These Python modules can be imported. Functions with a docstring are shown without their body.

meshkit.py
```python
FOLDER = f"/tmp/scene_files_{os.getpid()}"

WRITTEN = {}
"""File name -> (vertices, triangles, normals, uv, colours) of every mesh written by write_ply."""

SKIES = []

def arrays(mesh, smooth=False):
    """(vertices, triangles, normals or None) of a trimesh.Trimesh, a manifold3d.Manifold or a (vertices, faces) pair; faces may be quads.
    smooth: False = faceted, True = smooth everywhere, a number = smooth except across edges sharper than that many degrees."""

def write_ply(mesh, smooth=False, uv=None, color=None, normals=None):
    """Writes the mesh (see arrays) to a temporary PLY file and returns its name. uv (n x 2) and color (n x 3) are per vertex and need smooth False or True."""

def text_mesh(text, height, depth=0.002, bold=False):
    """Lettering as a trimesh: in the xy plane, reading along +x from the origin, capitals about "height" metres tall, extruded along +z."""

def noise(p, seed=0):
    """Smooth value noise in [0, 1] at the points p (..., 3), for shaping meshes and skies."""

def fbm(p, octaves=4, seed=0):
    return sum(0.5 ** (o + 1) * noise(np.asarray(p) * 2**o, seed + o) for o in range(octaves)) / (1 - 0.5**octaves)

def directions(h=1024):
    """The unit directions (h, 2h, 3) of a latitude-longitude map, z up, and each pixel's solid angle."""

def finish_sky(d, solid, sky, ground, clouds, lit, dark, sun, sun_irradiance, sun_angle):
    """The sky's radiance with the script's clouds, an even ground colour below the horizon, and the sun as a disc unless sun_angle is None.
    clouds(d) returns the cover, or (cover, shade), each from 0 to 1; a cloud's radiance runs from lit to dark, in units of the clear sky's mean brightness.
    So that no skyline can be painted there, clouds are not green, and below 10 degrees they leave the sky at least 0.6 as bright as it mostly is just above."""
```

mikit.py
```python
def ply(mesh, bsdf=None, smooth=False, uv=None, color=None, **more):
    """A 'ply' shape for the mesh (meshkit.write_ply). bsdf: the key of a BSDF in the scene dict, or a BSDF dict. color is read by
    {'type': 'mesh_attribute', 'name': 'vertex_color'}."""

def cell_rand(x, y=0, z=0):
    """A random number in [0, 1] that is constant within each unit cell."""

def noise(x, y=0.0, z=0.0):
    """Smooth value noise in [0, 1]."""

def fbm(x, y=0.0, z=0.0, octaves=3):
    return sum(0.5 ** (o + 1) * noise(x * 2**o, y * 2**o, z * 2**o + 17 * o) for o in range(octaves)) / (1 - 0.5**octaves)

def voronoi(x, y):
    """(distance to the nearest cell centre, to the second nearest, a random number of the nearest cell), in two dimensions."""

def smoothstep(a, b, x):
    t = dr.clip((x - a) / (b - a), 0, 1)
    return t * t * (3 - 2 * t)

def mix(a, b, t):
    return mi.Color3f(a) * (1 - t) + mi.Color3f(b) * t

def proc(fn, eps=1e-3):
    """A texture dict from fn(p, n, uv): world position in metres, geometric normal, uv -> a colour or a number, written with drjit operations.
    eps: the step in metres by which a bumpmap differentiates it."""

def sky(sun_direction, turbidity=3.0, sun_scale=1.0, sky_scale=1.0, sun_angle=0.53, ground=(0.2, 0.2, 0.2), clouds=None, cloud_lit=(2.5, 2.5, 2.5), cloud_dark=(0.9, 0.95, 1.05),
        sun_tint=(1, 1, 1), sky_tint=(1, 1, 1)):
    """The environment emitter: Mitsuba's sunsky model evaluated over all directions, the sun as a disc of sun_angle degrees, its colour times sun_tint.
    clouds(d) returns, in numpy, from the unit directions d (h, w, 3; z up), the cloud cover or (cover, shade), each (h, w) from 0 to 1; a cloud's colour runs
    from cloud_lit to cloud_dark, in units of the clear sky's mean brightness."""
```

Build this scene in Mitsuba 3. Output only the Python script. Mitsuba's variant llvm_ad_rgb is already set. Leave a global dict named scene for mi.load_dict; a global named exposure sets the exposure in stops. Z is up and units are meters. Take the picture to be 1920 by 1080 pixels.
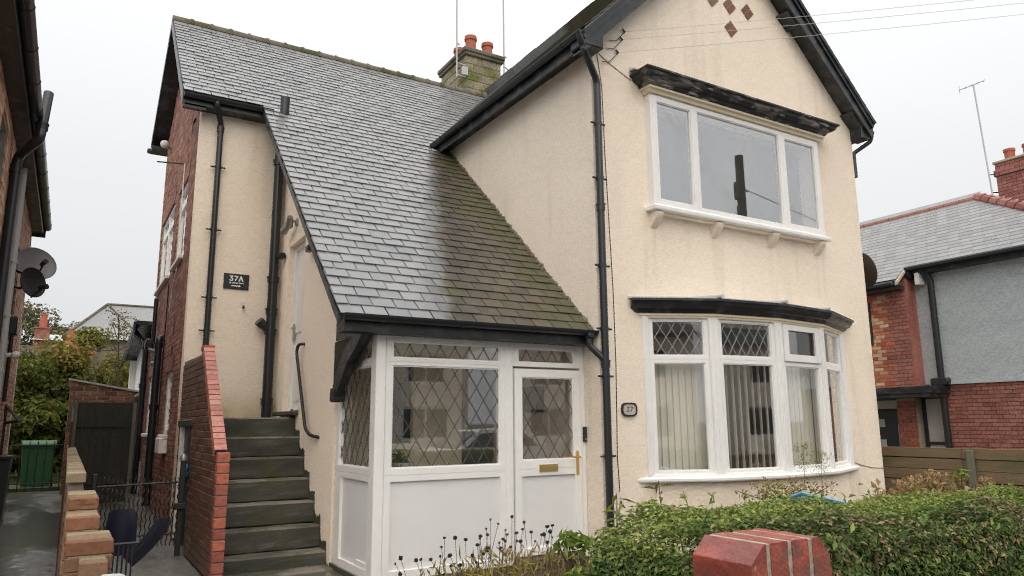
import math, random
import numpy as np, trimesh, mitsuba as mi, drjit as dr, mikit, meshkit
from shapely.geometry import Polygon, box as sbox
from shapely.ops import unary_union
from mikit import fbm, noise, voronoi, cell_rand, smoothstep, mix, proc

T = mi.ScalarTransform4f
scene = {'type': 'scene'}
labels = {}

# ------------------------------------------------------------------ camera, sky, exposure
YAW, PITCH, ROLL = np.radians([31.0, 10.55, -0.45])
_h = np.array([np.sin(YAW), np.cos(YAW), 0]); _r = np.array([np.cos(YAW), -np.sin(YAW), 0]); _z = np.array([0, 0, 1.])
_U = np.cos(PITCH) * _z - np.sin(PITCH) * _h; _F = np.cos(PITCH) * _h + np.sin(PITCH) * _z
_U2 = -np.sin(ROLL) * _r + np.cos(ROLL) * _U
EYE = np.array([0, 0, 1.6])
scene['camera'] = {'type': 'perspective', 'fov': float(np.degrees(2 * np.arctan(960 / 1368.))), 'fov_axis': 'x', 'near_clip': 0.05, 'far_clip': 600.0,
                   'to_world': T().look_at(origin=EYE.tolist(), target=(EYE + _F).tolist(), up=_U2.tolist())}
exposure = 2.58
def overcast(d):
    el = np.clip(d[..., 2], 0, 1)
    wob = meshkit.fbm(d * np.array([2.0, 2.0, 5.0]), 3, seed=4)
    return np.ones(el.shape), np.clip(1 - el + (wob - 0.5) * 0.14, 0, 1)
scene['daylight'] = mikit.sky([-0.35, -0.75, 0.85], turbidity=3, sun_scale=0.24, sun_angle=70, clouds=overcast, cloud_lit=(2.7, 2.75, 2.8), cloud_dark=(1.27, 1.29, 1.31), ground=(0.14, 0.14, 0.13), sun_tint=(1, 1.02, 1.06))

# ------------------------------------------------------------------ helpers
rnd = random.Random(37)
rng = np.random.default_rng(37)
_count = {}
def numbered(k):
    n = _count.get(k, 0); _count[k] = n + 1
    return k if n == 0 else f'{k}_{n:03d}'
def note(k, label=None, category=None, group=None, kind=None):
    d = {a: b for a, b in dict(label=label, category=category, group=group, kind=kind).items() if b}
    if d: labels[k] = d
def thing(name, label, category, group=None):
    k = numbered(name); note(k, label, category, group); return k
def put(name, mesh, mat, parent=None, smooth=False, uv=None, **tags):
    if isinstance(mesh, (list, tuple)): mesh = cat(mesh)
    k = numbered(parent + '__' + name if parent else name)
    scene[k] = mikit.ply(mesh, mat, smooth=smooth, uv=uv)
    note(k, **tags)
    return k
def puts(name, ms, *a, **k):
    return [put(name, m, *a, **k) for m in ms]
def cat(ms):
    return trimesh.util.concatenate([m for m in ms if m is not None])
_ch = None
def _chamfer():
    global _ch
    sg = [(a, b, c) for a in (-1, 1) for b in (-1, 1) for c in (-1, 1)]
    def verts(h, c):
        v = []
        for s in sg:
            for ax in range(3):
                v.append([s[i] * (h[i] - (0 if i == ax else c)) for i in range(3)])
        return np.array(v)
    v = verts((1, 1, 1), .2)
    hull = trimesh.convex.convex_hull(v)
    d = np.linalg.norm(v[None] - hull.vertices[:, None], axis=2).argmin(1)
    _ch = (sg, d[hull.faces])
    return _ch
def box(x0, x1, y0, y1, z0, z1, c=0.0):
    lo, hi = np.array([min(x0, x1), min(y0, y1), min(z0, z1)]), np.array([max(x0, x1), max(y0, y1), max(z0, z1)])
    h = (hi - lo) / 2; m = (hi + lo) / 2
    if c <= 0:
        b = trimesh.creation.box(extents=hi - lo); b.apply_translation(m); return b
    sg, f = _ch or _chamfer()
    c = min(c, .45 * h.min())
    v = np.array([[s[i] * (h[i] - (0 if i == ax else c)) for i in range(3)] for s in sg for ax in range(3)])
    return trimesh.Trimesh(v + m, f, process=False)
def prism(poly, axis, a, b):
    """axis y: poly in (x, z); axis x: poly in (y, z); axis z: poly in (x, y)"""
    if not hasattr(poly, 'geom_type'): poly = Polygon(poly)
    a, b = min(a, b), max(a, b)
    out = []
    for g in getattr(poly, 'geoms', [poly]):
        if g.is_empty or g.area < 1e-9: continue
        m = trimesh.creation.extrude_polygon(g, b - a, engine='earcut')
        v = m.vertices.copy(); v[:, 2] += a
        if axis == 'y': w = v[:, [0, 2, 1]]; f = m.faces[:, ::-1]
        elif axis == 'x': w = v[:, [2, 0, 1]]; f = m.faces
        else: w, f = v, m.faces
        out.append(trimesh.Trimesh(w, f, process=False))
    return cat(out)
def tube(pts, r, n=10, caps=True):
    P = np.array(pts, float); k = len(P)
    rr = np.full(k, r) if np.isscalar(r) else np.array(r, float)
    tg = np.zeros_like(P)
    for i in range(k):
        a = P[i] - P[i - 1] if i else P[1] - P[0]
        b = P[i + 1] - P[i] if i < k - 1 else P[-1] - P[-2]
        t = a / np.linalg.norm(a) + b / np.linalg.norm(b); tg[i] = t / max(np.linalg.norm(t), 1e-9)
    ref = np.array([0, 0, 1.]) if abs(tg[0][2]) < .9 else np.array([1., 0, 0])
    u = np.cross(tg[0], ref); u /= np.linalg.norm(u)
    V = []; ang = np.arange(n) / n * 2 * np.pi
    for i in range(k):
        u = u - tg[i] * (u @ tg[i]); u /= np.linalg.norm(u); w = np.cross(tg[i], u)
        st = 1.0
        if 0 < i < k - 1:
            d = (P[i] - P[i - 1]); d /= np.linalg.norm(d); st = 1 / max(d @ tg[i], .6)
        V.append(P[i] + (np.cos(ang)[:, None] * u + np.sin(ang)[:, None] * w) * rr[i] * (1 + (st - 1) * .5))
    V = np.vstack(V); F = []
    for i in range(k - 1):
        for j in range(n):
            a, b = i * n + j, i * n + (j + 1) % n
            F += [[a, b, b + n], [a, b + n, a + n]]
    if caps:
        V = np.vstack([V, P[0], P[-1]]); c0, c1 = len(V) - 2, len(V) - 1
        for j in range(n):
            F += [[c0, (j + 1) % n, j], [c1, (k - 1) * n + j, (k - 1) * n + (j + 1) % n]]
    return trimesh.Trimesh(V, F, process=False)
def bend(pts, rad=.05, steps=4):
    P = [np.array(p, float) for p in pts]; out = [P[0]]
    for i in range(1, len(P) - 1):
        a, b, c = P[i - 1], P[i], P[i + 1]
        da, dc = a - b, c - b; la, lc = np.linalg.norm(da), np.linalg.norm(dc)
        q = min(rad, la * .45, lc * .45); s, e = b + da / la * q, b + dc / lc * q
        for t in np.linspace(0, 1, steps + 1): out.append((1 - t) ** 2 * s + 2 * t * (1 - t) * b + t * t * e)
    out.append(P[-1]); return out
def lathe(profile, n=24, at=(0, 0, 0)):
    m = trimesh.creation.revolve(np.array(profile, float), sections=n); m.apply_translation(at); return m
def sweep(line, prof, closed_prof=True):
    """profile [(out, z)] swept along a plan polyline, out = right of travel, mitred"""
    L = np.array(line, float); k = len(L); m = len(prof); V = []
    nr = []
    for i in range(k - 1):
        d = L[i + 1] - L[i]; d /= np.linalg.norm(d); nr.append(np.array([d[1], -d[0]]))
    for i in range(k):
        a = nr[max(i - 1, 0)]; b = nr[min(i, k - 2)]
        mt = (a + b); mt /= (1 + a @ b)
        for o, z in prof: V.append([*(L[i] + mt * o), z])
    F = []
    for i in range(k - 1):
        for j in range(m if closed_prof else m - 1):
            a, b = i * m + j, i * m + (j + 1) % m
            F += [[a, a + m, b + m], [a, b + m, b]]
    for j in range(1, m - 1): F += [[0, j, j + 1], [(k - 1) * m, (k - 1) * m + j + 1, (k - 1) * m + j]]
    t = trimesh.Trimesh(V, F, process=False)
    return t
def xf(m, M):
    if isinstance(m, (list, tuple)): m = cat(m)
    m = m.copy(); m.apply_transform(M); return m
def rotz(deg, at=(0, 0, 0)):
    return trimesh.transformations.translation_matrix(at) @ trimesh.transformations.rotation_matrix(math.radians(deg), [0, 0, 1])
def rounds(mesh): return mesh
def const_uv(ms, uvs):
    return np.vstack([np.tile(u, (len(m.vertices), 1)) for m, u in zip(ms, uvs)])
def stuff_pieces(name, ms, uvs, mat, parent, **kw):
    return put(name, cat(ms), mat, parent, uv=const_uv(ms, uvs), kind='stuff', **kw)
def piece(name, m, mat, parent, uv):
    return put(name, m, mat, parent, uv=np.tile(uv, (len(m.vertices), 1)))
def ico(r, at, sub=2, sc=(1, 1, 1)):
    m = trimesh.creation.icosphere(subdivisions=sub, radius=r); m.vertices *= sc; m.apply_translation(at); return m

# ------------------------------------------------------------------ materials
def rgb(*c): return {'type': 'rgb', 'value': list(c)}
def mat(key, base, rough=.6, **kw):
    b = {'type': 'principled', 'base_color': base if isinstance(base, dict) else rgb(*base), 'roughness': rough, **kw}
    scene[key] = {'type': 'twosided', 'bsdf': b}
def bump(key, base, fn, scale, rough=.8, eps=2e-3, **kw):
    b = {'type': 'principled', 'base_color': base if isinstance(base, dict) else rgb(*base), 'roughness': rough, **kw}
    scene[key] = {'type': 'twosided', 'bsdf': {'type': 'bumpmap', 'height': proc(fn, eps), 'scale': scale, 'nested': b}}
def rough_h(p, n, uv):
    return 0.6 * noise(p.x * 38, p.y * 38, p.z * 38) + 0.4 * noise(p.x * 85, p.y * 85, p.z * 85) + .8 * fbm(p.x * 9, p.y * 9, p.z * 9)
def cream_c(p, n, uv):
    big = fbm(p.x * .8, p.y * .8, p.z * .5, 3); f = noise(p.x * 45, p.y * 45, p.z * 45)
    streak = fbm(p.x * 5, p.y * 5, p.z * .45, 3)
    c = mix((.80, .72, .62), (.76, .68, .58), smoothstep(.35, .75, big))
    c = c * (.9 + .2 * f) * (1 - .08 * smoothstep(.55, .8, streak))
    # rain runs below the corbels and the ends of the upper sill, and faint patch repairs
    runs = 0
    for cx in (6.37, 7.47, 8.62, 9.68, 6.24, 9.84):
        runs = runs + dr.exp(-dr.square((p.x - cx + .03 * (noise(p.z * 6, cx, 0) - .5)) / .045))
    runs = runs * smoothstep(2.9, 4.1, p.z) * dr.select((p.z < 4.34) & (p.y < 7.1), 1., 0.) * (.3 + .7 * noise(p.x * 30, p.z * 2.5, 2))
    c = c * (1 - .12 * dr.clip(runs, 0, 1))
    _, _, pr_ = voronoi(p.x * .55 + p.y * .4 + .12 * fbm(p.x * 4, p.y * 4, p.z * 4), p.z * .6 + .12 * fbm(p.x * 4 + 9, p.y * 4, p.z * 4))
    c = c * (1 - .045 * pr_)
    low = smoothstep(1.1, .2, p.z + .5 * fbm(p.x * 3, p.y * 3, p.z * 3))
    c = mix(c, mi.Color3f(.36, .31, .21), low * .18)
    # damp green-brown dirt along the foot of the recess wall above the landing
    foot = smoothstep(2.35, 1.75, p.z + .35 * fbm(p.x * 6, p.y * 6, p.z * 4)) * dr.select((p.y > 11.4) & (p.x < 3.2), 1., 0.)
    c = mix(c, mi.Color3f(.42, .33, .15), foot * .7)
    return c
bump('render_cream', proc(cream_c), rough_h, .010, .95)
def grey_c(p, n, uv):
    return mix((.37, .42, .455), (.45, .495, .52), fbm(p.x * 2, p.y * 2, p.z * 3)) * (.85 + .3 * noise(p.x * 30, p.y * 30, p.z * 30))
bump('render_grey', proc(grey_c), rough_h, .009, .95)
def upvc_c(p, n, uv): return mix((.74, .755, .765), (.69, .70, .705), smoothstep(.5, .8, fbm(p.x * 3, p.y * 3, p.z * 1.2)))
mat('upvc_white', proc(upvc_c), .32, specular=.5)
def panel_c(p, n, uv): return mix((.69, .705, .73), (.64, .655, .675), fbm(p.x * 1.4, p.y * 1.4, p.z * 1.4))
bump('upvc_panel', proc(panel_c), lambda p, n, uv: fbm(p.x * 2.2, p.y * 2.2, p.z * 2.2), .004, .38)
def black_c(p, n, uv): return mix((.012, .015, .018), (.04, .043, .045), smoothstep(.45, .8, fbm(p.x * 6, p.y * 6, p.z * 6)) * 1.5)
bump('black_paint', proc(black_c), lambda p, n, uv: fbm(p.x * 18, p.y * 18, p.z * 18), .004, .35, specular=.5)
def peel_c(p, n, uv):
    a = smoothstep(.5, .64, fbm(p.x * 5, p.y * 7, p.z * 16, 4)); b = smoothstep(.66, .74, fbm(p.x * 4 + 9, p.y * 9, p.z * 28, 4))
    return mix(mix((.016, .018, .02), (.13, .125, .12), a), (.36, .33, .29), b)
bump('black_peeling', proc(peel_c), lambda p, n, uv: fbm(p.x * 8, p.y * 10, p.z * 22, 4), .012, .6)
mat('black_plastic', (.018, .022, .027), .28, specular=.5)
mat('grey_plastic', (.42, .44, .44), .45)
mat('steel_grey', (.35, .36, .37), .4, metallic=.6)
mat('pale_metal', (.5, .51, .52), .6)
mat('dish_grey', (.17, .175, .185), .45)
mat('brass', (.72, .5, .2), .28, metallic=.9)
mat('lead_black', (.055, .06, .055), .5)
mat('lead_white', (.30, .31, .30), .5)
mat('dark_inside', (.05, .05, .05), .9)
mat('pale_wall', (.80, .74, .58), .9)
mat('blind_cloth', (.62, .62, .555), .8)
mat('strip_grey', (.20, .21, .19), .9)
mat('net_cloth', (.66, .67, .66), .9)
scene['pane_glass'] = {'type': 'thindielectric', 'int_ior': 2.05}
scene['mirror_glass'] = {'type': 'thindielectric', 'int_ior': 3.1}
def slate_c(p, n, uv):
    t = mix((.148, .154, .162), (.188, .192, .198), uv.x)
    t = mix(t, mi.Color3f(.10, .105, .11), smoothstep(.9, .97, uv.y) * .5)
    return t * (.8 + .4 * fbm(p.x * 9, p.y * 7, p.z * 7))
def slate_r(p, n, uv): return .20 + .08 * fbm(p.x * 4, p.y * 4, p.z * 4) + .03 * uv.y
def moss_reflection_c(p, n, uv):
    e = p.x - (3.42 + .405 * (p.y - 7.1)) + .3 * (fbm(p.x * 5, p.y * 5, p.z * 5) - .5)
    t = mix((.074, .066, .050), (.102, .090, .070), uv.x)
    t = mix(t, mi.Color3f(.045, .044, .044), smoothstep(.02, .16, e) * smoothstep(.6, .25, e) * .5) * (.7 + .6 * fbm(p.x * 9, p.y * 7, p.z * 7))  # dark band paints the wing gutter's reflection along the film edge
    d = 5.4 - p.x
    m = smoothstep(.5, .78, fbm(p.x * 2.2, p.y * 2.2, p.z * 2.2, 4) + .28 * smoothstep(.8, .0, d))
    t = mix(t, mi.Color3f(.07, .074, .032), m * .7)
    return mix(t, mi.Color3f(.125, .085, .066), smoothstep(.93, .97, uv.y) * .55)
def moss_reflection_w(p, n, uv):
    # moss and dirt film that also paints in the wing wall's dark reflection
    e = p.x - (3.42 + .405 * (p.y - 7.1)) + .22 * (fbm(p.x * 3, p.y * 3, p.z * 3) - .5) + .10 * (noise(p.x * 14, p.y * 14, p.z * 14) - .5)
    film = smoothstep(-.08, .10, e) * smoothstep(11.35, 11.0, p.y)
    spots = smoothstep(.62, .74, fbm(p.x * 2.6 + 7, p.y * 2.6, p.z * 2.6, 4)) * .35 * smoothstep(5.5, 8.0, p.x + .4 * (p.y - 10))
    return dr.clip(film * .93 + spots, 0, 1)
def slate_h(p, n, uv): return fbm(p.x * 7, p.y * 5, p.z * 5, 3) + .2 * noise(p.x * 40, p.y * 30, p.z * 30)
scene['slate_wet'] = {'type': 'twosided', 'bsdf': {'type': 'bumpmap', 'height': proc(slate_h, 2e-3), 'scale': .0025, 'nested': {'type': 'blendbsdf', 'weight': proc(moss_reflection_w),
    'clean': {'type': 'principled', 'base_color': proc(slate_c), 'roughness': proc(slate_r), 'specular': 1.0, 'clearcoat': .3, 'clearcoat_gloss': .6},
    'mossy': {'type': 'principled', 'base_color': proc(moss_reflection_c), 'roughness': .45, 'specular': .25}}}}  # second layer holds moss plus the painted reflection of the wing wall
def brick_pal(cols):
    def f(p, n, uv):
        k = uv.x * (len(cols) - 1)
        c = mi.Color3f(*cols[0])
        for i in range(1, len(cols)): c = mix(c, mi.Color3f(*cols[i]), smoothstep(i - .7, i - .3, k))
        g = fbm(p.x * 30, p.y * 30, p.z * 30, 3); s = smoothstep(.5, .8, fbm(p.x * 1.3, p.y * 1.3, p.z * 1.3, 3))
        return c * (.65 + .7 * g) * (1 - .3 * s)
    return f
mat('brick_red', proc(brick_pal([(.19, .085, .06), (.27, .12, .085), (.22, .105, .08), (.32, .16, .115), (.15, .075, .06)])), .75)
mat('brick_brown', proc(brick_pal([(.10, .05, .03), (.135, .065, .038), (.115, .065, .042), (.155, .085, .055)])), .45, specular=.5)
mat('brick_bright', proc(brick_pal([(.36, .09, .055), (.29, .09, .065), (.40, .115, .075), (.25, .075, .055)])), .5)
mat('brick_pink', proc(brick_pal([(.48, .19, .16), (.52, .22, .185), (.42, .155, .125), (.50, .26, .21)])), .42, specular=.6)
mat('brick_orange', proc(brick_pal([(.155, .068, .036), (.19, .085, .045), (.145, .08, .05), (.20, .12, .075)])), .7)
mat('brick_tan', proc(brick_pal([(.18, .145, .09), (.23, .185, .12), (.16, .115, .07), (.21, .17, .11)])), .8)
mat('brick_left', proc(brick_pal([(.42, .25, .17), (.50, .32, .22), (.36, .19, .13), (.46, .30, .23)])), .8)
mat('brick_far', proc(brick_pal([(.29, .115, .09), (.34, .145, .115), (.26, .10, .08), (.31, .14, .115)])), .85)
mat('brick_light', proc(brick_pal([(.40, .12, .07), (.46, .16, .09), (.62, .42, .28), (.36, .10, .06)])), .85)
def grit_h(p, n, uv): return .6 * noise(p.x * 60, p.y * 60, p.z * 60) + .6 * fbm(p.x * 14, p.y * 14, p.z * 14)
def mortar_c(p, n, uv): return mix((.13, .115, .095), (.24, .215, .18), fbm(p.x * 9, p.y * 9, p.z * 9))
bump('mortar', proc(mortar_c), grit_h, .008, .95)
bump('mortar_mid', proc(lambda p, n, uv: mix((.20, .18, .14), (.36, .33, .27), fbm(p.x * 40, p.y * 40, p.z * 40))), grit_h, .01, .9)
bump('mortar_pale', (.42, .38, .30), grit_h, .01, .95)
def glaze_c(p, n, uv):
    c = mix((.30, .062, .042), (.19, .048, .035), smoothstep(.35, .7, fbm(p.x * 9, p.y * 9, p.z * 9))) * (.8 + .4 * noise(p.x * 130, p.y * 130, p.z * 130))
    d = smoothstep(.5, .68, fbm(p.x * 7 + 3, p.y * 11, p.z * 9, 4))
    return mix(c, mi.Color3f(.10, .06, .05), d * .75)
bump('brick_coping', proc(glaze_c), lambda p, n, uv: fbm(p.x * 25, p.y * 25, p.z * 25) + .3 * noise(p.x * 140, p.y * 140, p.z * 140), .004, .24, specular=.7)
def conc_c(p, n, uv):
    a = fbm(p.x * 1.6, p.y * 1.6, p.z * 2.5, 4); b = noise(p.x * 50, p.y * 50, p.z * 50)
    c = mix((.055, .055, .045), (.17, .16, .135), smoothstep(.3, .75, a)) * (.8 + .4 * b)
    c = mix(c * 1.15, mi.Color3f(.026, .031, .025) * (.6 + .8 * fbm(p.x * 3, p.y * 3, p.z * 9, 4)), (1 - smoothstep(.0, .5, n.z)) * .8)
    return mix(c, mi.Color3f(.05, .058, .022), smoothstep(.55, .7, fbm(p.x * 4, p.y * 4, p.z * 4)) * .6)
bump('concrete_steps', proc(conc_c), grit_h, .008, .6)
def path_c(p, n, uv):
    c = mix((.10, .10, .096), (.20, .197, .185), fbm(p.x * 1.2, p.y * .8, 0, 4)) * (.8 + .4 * noise(p.x * 40, p.y * 40, 0))
    c = mix(c, mi.Color3f(.09, .09, .088), smoothstep(.54, .68, fbm(p.x * 1.6, p.y * .55, 3, 4)))
    return mix(c, mi.Color3f(.075, .085, .025), smoothstep(.62, .72, fbm(p.x * 2.3 + 5, p.y * 1.3, 1, 3)) * .7)
def path_r(p, n, uv): return .40 - .24 * smoothstep(.42, .6, fbm(p.x * 1.6, p.y * .55, 3, 4))
bump('wet_path', proc(path_c), lambda p, n, uv: fbm(p.x * 10, p.y * 8, 0, 4) * (1 - .85 * smoothstep(.42, .6, fbm(p.x * 1.6, p.y * .55, 3, 4))), .02, proc(path_r), specular=.6)
mat('asphalt', proc(lambda p, n, uv: mix((.04, .04, .042), (.075, .075, .075), fbm(p.x * 3, p.y * 3, 0, 4))), .5)
mat('soil', proc(lambda p, n, uv: mix((.035, .026, .018), (.075, .055, .035), fbm(p.x * 8, p.y * 8, 0, 4))), .95)
mat('grass_green', proc(lambda p, n, uv: mix((.05, .075, .02), (.09, .11, .035), fbm(p.x * 4, p.y * 4, 0, 4))), .95)
def wood_c(p, n, uv):
    g = fbm(p.x * .8, p.y * 1.5, p.z * 45, 3)
    c = mix((.13, .095, .055), (.22, .165, .10), g)
    return mix(c, mi.Color3f(.09, .10, .04), smoothstep(.5, .7, fbm(p.x * 2, p.y * 2, p.z * 6)) * .6)
mat('fence_wood', proc(wood_c), .85)
mat('black_wood', proc(lambda p, n, uv: mix((.008, .011, .009), (.03, .036, .026), fbm(p.x * 14, p.y * 4, p.z * 1.2, 4))), .6)
mat('wood_post', proc(lambda p, n, uv: mix((.10, .10, .07), (.19, .185, .14), fbm(p.x * 20, p.y * 20, p.z * 2))), .9)
def leaf(key, cols, rough=.35, trans=.5):
    def f(p, n, uv):
        k = uv.x * (len(cols) - 1)
        c = mi.Color3f(*cols[0])
        for i in range(1, len(cols)): c = mix(c, mi.Color3f(*cols[i]), dr.clip(k - (i - 1), 0, 1))
        return c * (.75 + .5 * uv.y)
    scene[key] = {'type': 'principledthin', 'base_color': proc(f), 'roughness': rough, 'diff_trans': trans, 'eta': 1.6}
leaf('hedge_leaf', [(.055, .10, .042), (.11, .17, .06), (.21, .275, .085), (.34, .40, .12), (.30, .24, .145), (.34, .26, .175)], .2, .4)
leaf('bush_leaf', [(.09, .15, .035), (.16, .24, .05), (.25, .34, .09)], .35, .6)
leaf('tree_leaf', [(.07, .095, .03), (.11, .135, .04), (.18, .19, .055), (.30, .27, .07), (.22, .15, .07)], .5, .6)
leaf('far_leaf', [(.11, .125, .08), (.15, .16, .09), (.20, .17, .10), (.22, .20, .13)], .7, .4)
leaf('dry_leaf', [(.26, .13, .07), (.36, .22, .12), (.44, .34, .20), (.30, .28, .12), (.14, .08, .05)], .6, .5)
leaf('straw_leaf', [(.24, .18, .055), (.36, .28, .10), (.16, .17, .04), (.40, .32, .15), (.17, .11, .05)], .5, .5)
leaf('weed_leaf', [(.10, .14, .03), (.20, .24, .05), (.30, .30, .08)], .45, .6)
mat('twig', (.07, .048, .03), .8)
mat('stalk_dark', (.06, .045, .032), .8)
mat('stalk_green', (.14, .16, .05), .7)
mat('seed_head', (.012, .011, .011), .9)
mat('bark', (.06, .05, .038), .9)
mat('bin_green', (.035, .15, .065), .35)
mat('navy_plastic', (.008, .009, .024), .35)
mat('blue_plastic', (.04, .13, .36), .35)
mat('sky_blue_plastic', (.16, .46, .68), .35)
mat('pot_red', proc(lambda p, n, uv: mix((.44, .13, .075), (.36, .11, .07), fbm(p.x * 6, p.y * 6, p.z * 6))), .75)
def stone_c(p, n, uv):
    c = mix((.30, .27, .20), (.20, .19, .13), uv.x)
    c = mix(c, mi.Color3f(.13, .14, .035), smoothstep(.4, .62, fbm(p.x * 2.2, p.y * 2.2, p.z * 2.2, 4)))
    return c * (.7 + .6 * fbm(p.x * 20, p.y * 20, p.z * 20))
bump('chimney_stone', proc(stone_c), grit_h, .015, .95)
mat('ridge_mossy', proc(lambda p, n, uv: mix((.15, .135, .105), (.085, .085, .045), smoothstep(.42, .66, fbm(p.x * 5, p.y * 5, p.z * 5, 4)))), .9)
mat('ridge_red', (.27, .13, .10), .8)
mat('far_slate', proc(lambda p, n, uv: mix((.22, .225, .235), (.29, .295, .30), uv.x)), .45, specular=.5)
mat('lead_sheet', proc(lambda p, n, uv: mix((.55, .56, .57), (.38, .39, .4), fbm(p.x * 7, p.y * 7, p.z * 7))), .5)
mat('sign_slate', (.016, .02, .024), .4)
mat('sign_white', (.82, .82, .8), .5)
mat('plaque_face', (.42, .40, .38), .6)
mat('white_paint', (.72, .72, .70), .6)
mat('cream_trim', (.66, .58, .44), .6)
mat('door_dark', (.03, .035, .045), .4)
mat('door_grey', (.12, .13, .13), .4)
mat('car_white', (.72, .73, .74), .2, clearcoat=1.0)
mat('tyre', (.02, .02, .02), .8)
mat('dark_glass', (.02, .025, .028), .08, specular=.6)
mat('pole_wood', proc(lambda p, n, uv: mix((.05, .042, .032), (.085, .07, .05), fbm(p.x * 20, p.y * 20, p.z * 1.5))), .85)
mat('iron', (.02, .02, .022), .5)

# ------------------------------------------------------------------ setting
def ground_z(x, y): 
    t = np.clip((np.asarray(y, float) - 9) / 10, 0, 1); return .25 * t * t * (3 - 2 * t)
gx, gy = np.meshgrid(np.concatenate([[-250, -60, -20, -8], np.linspace(-5, 24, 30), [40, 80, 250]]), np.concatenate([[-250, -60, -20, -10], np.linspace(-6, 26, 40), [40, 80, 250]]))
gz = ground_z(gx, gy) - .03
gz = np.where(gy < 1.4, -.10, gz)
def sheet(X, Y, Z):
    r, c = X.shape; i = np.arange(r * c).reshape(r, c)
    F = np.concatenate([np.stack([i[:-1, :-1], i[:-1, 1:], i[1:, 1:]], -1).reshape(-1, 3), np.stack([i[:-1, :-1], i[1:, 1:], i[1:, :-1]], -1).reshape(-1, 3)])
    return trimesh.Trimesh(np.stack([X, Y, Z], -1).reshape(-1, 3), F, process=False)
put('ground', sheet(gx, gy, gz), 'soil', kind='structure', smooth=True)
px_, py_ = np.meshgrid(np.linspace(-.95, .03, 6), np.linspace(1.4, 20.5, 40))
put('driveway', sheet(px_, py_, ground_z(px_, py_) + .004), 'wet_path', kind='structure', smooth=True)
px_, py_ = np.meshgrid(np.linspace(.15, 2.7, 8), np.linspace(4.0, 18.0, 30))
put('side_path', sheet(px_, py_, ground_z(px_, py_) + .0), 'wet_path', kind='structure', smooth=True)
put('pavement', box(-80, 80, -2.0, 1.35, -.2, 0, .01), 'wet_path', kind='structure')
put('road', box(-80, 80, -9.5, -2.0, -.3, -.095), 'asphalt', kind='structure')
px_, py_ = np.meshgrid(np.linspace(-6, -.2, 6), np.linspace(20.5, 60, 10))
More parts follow.
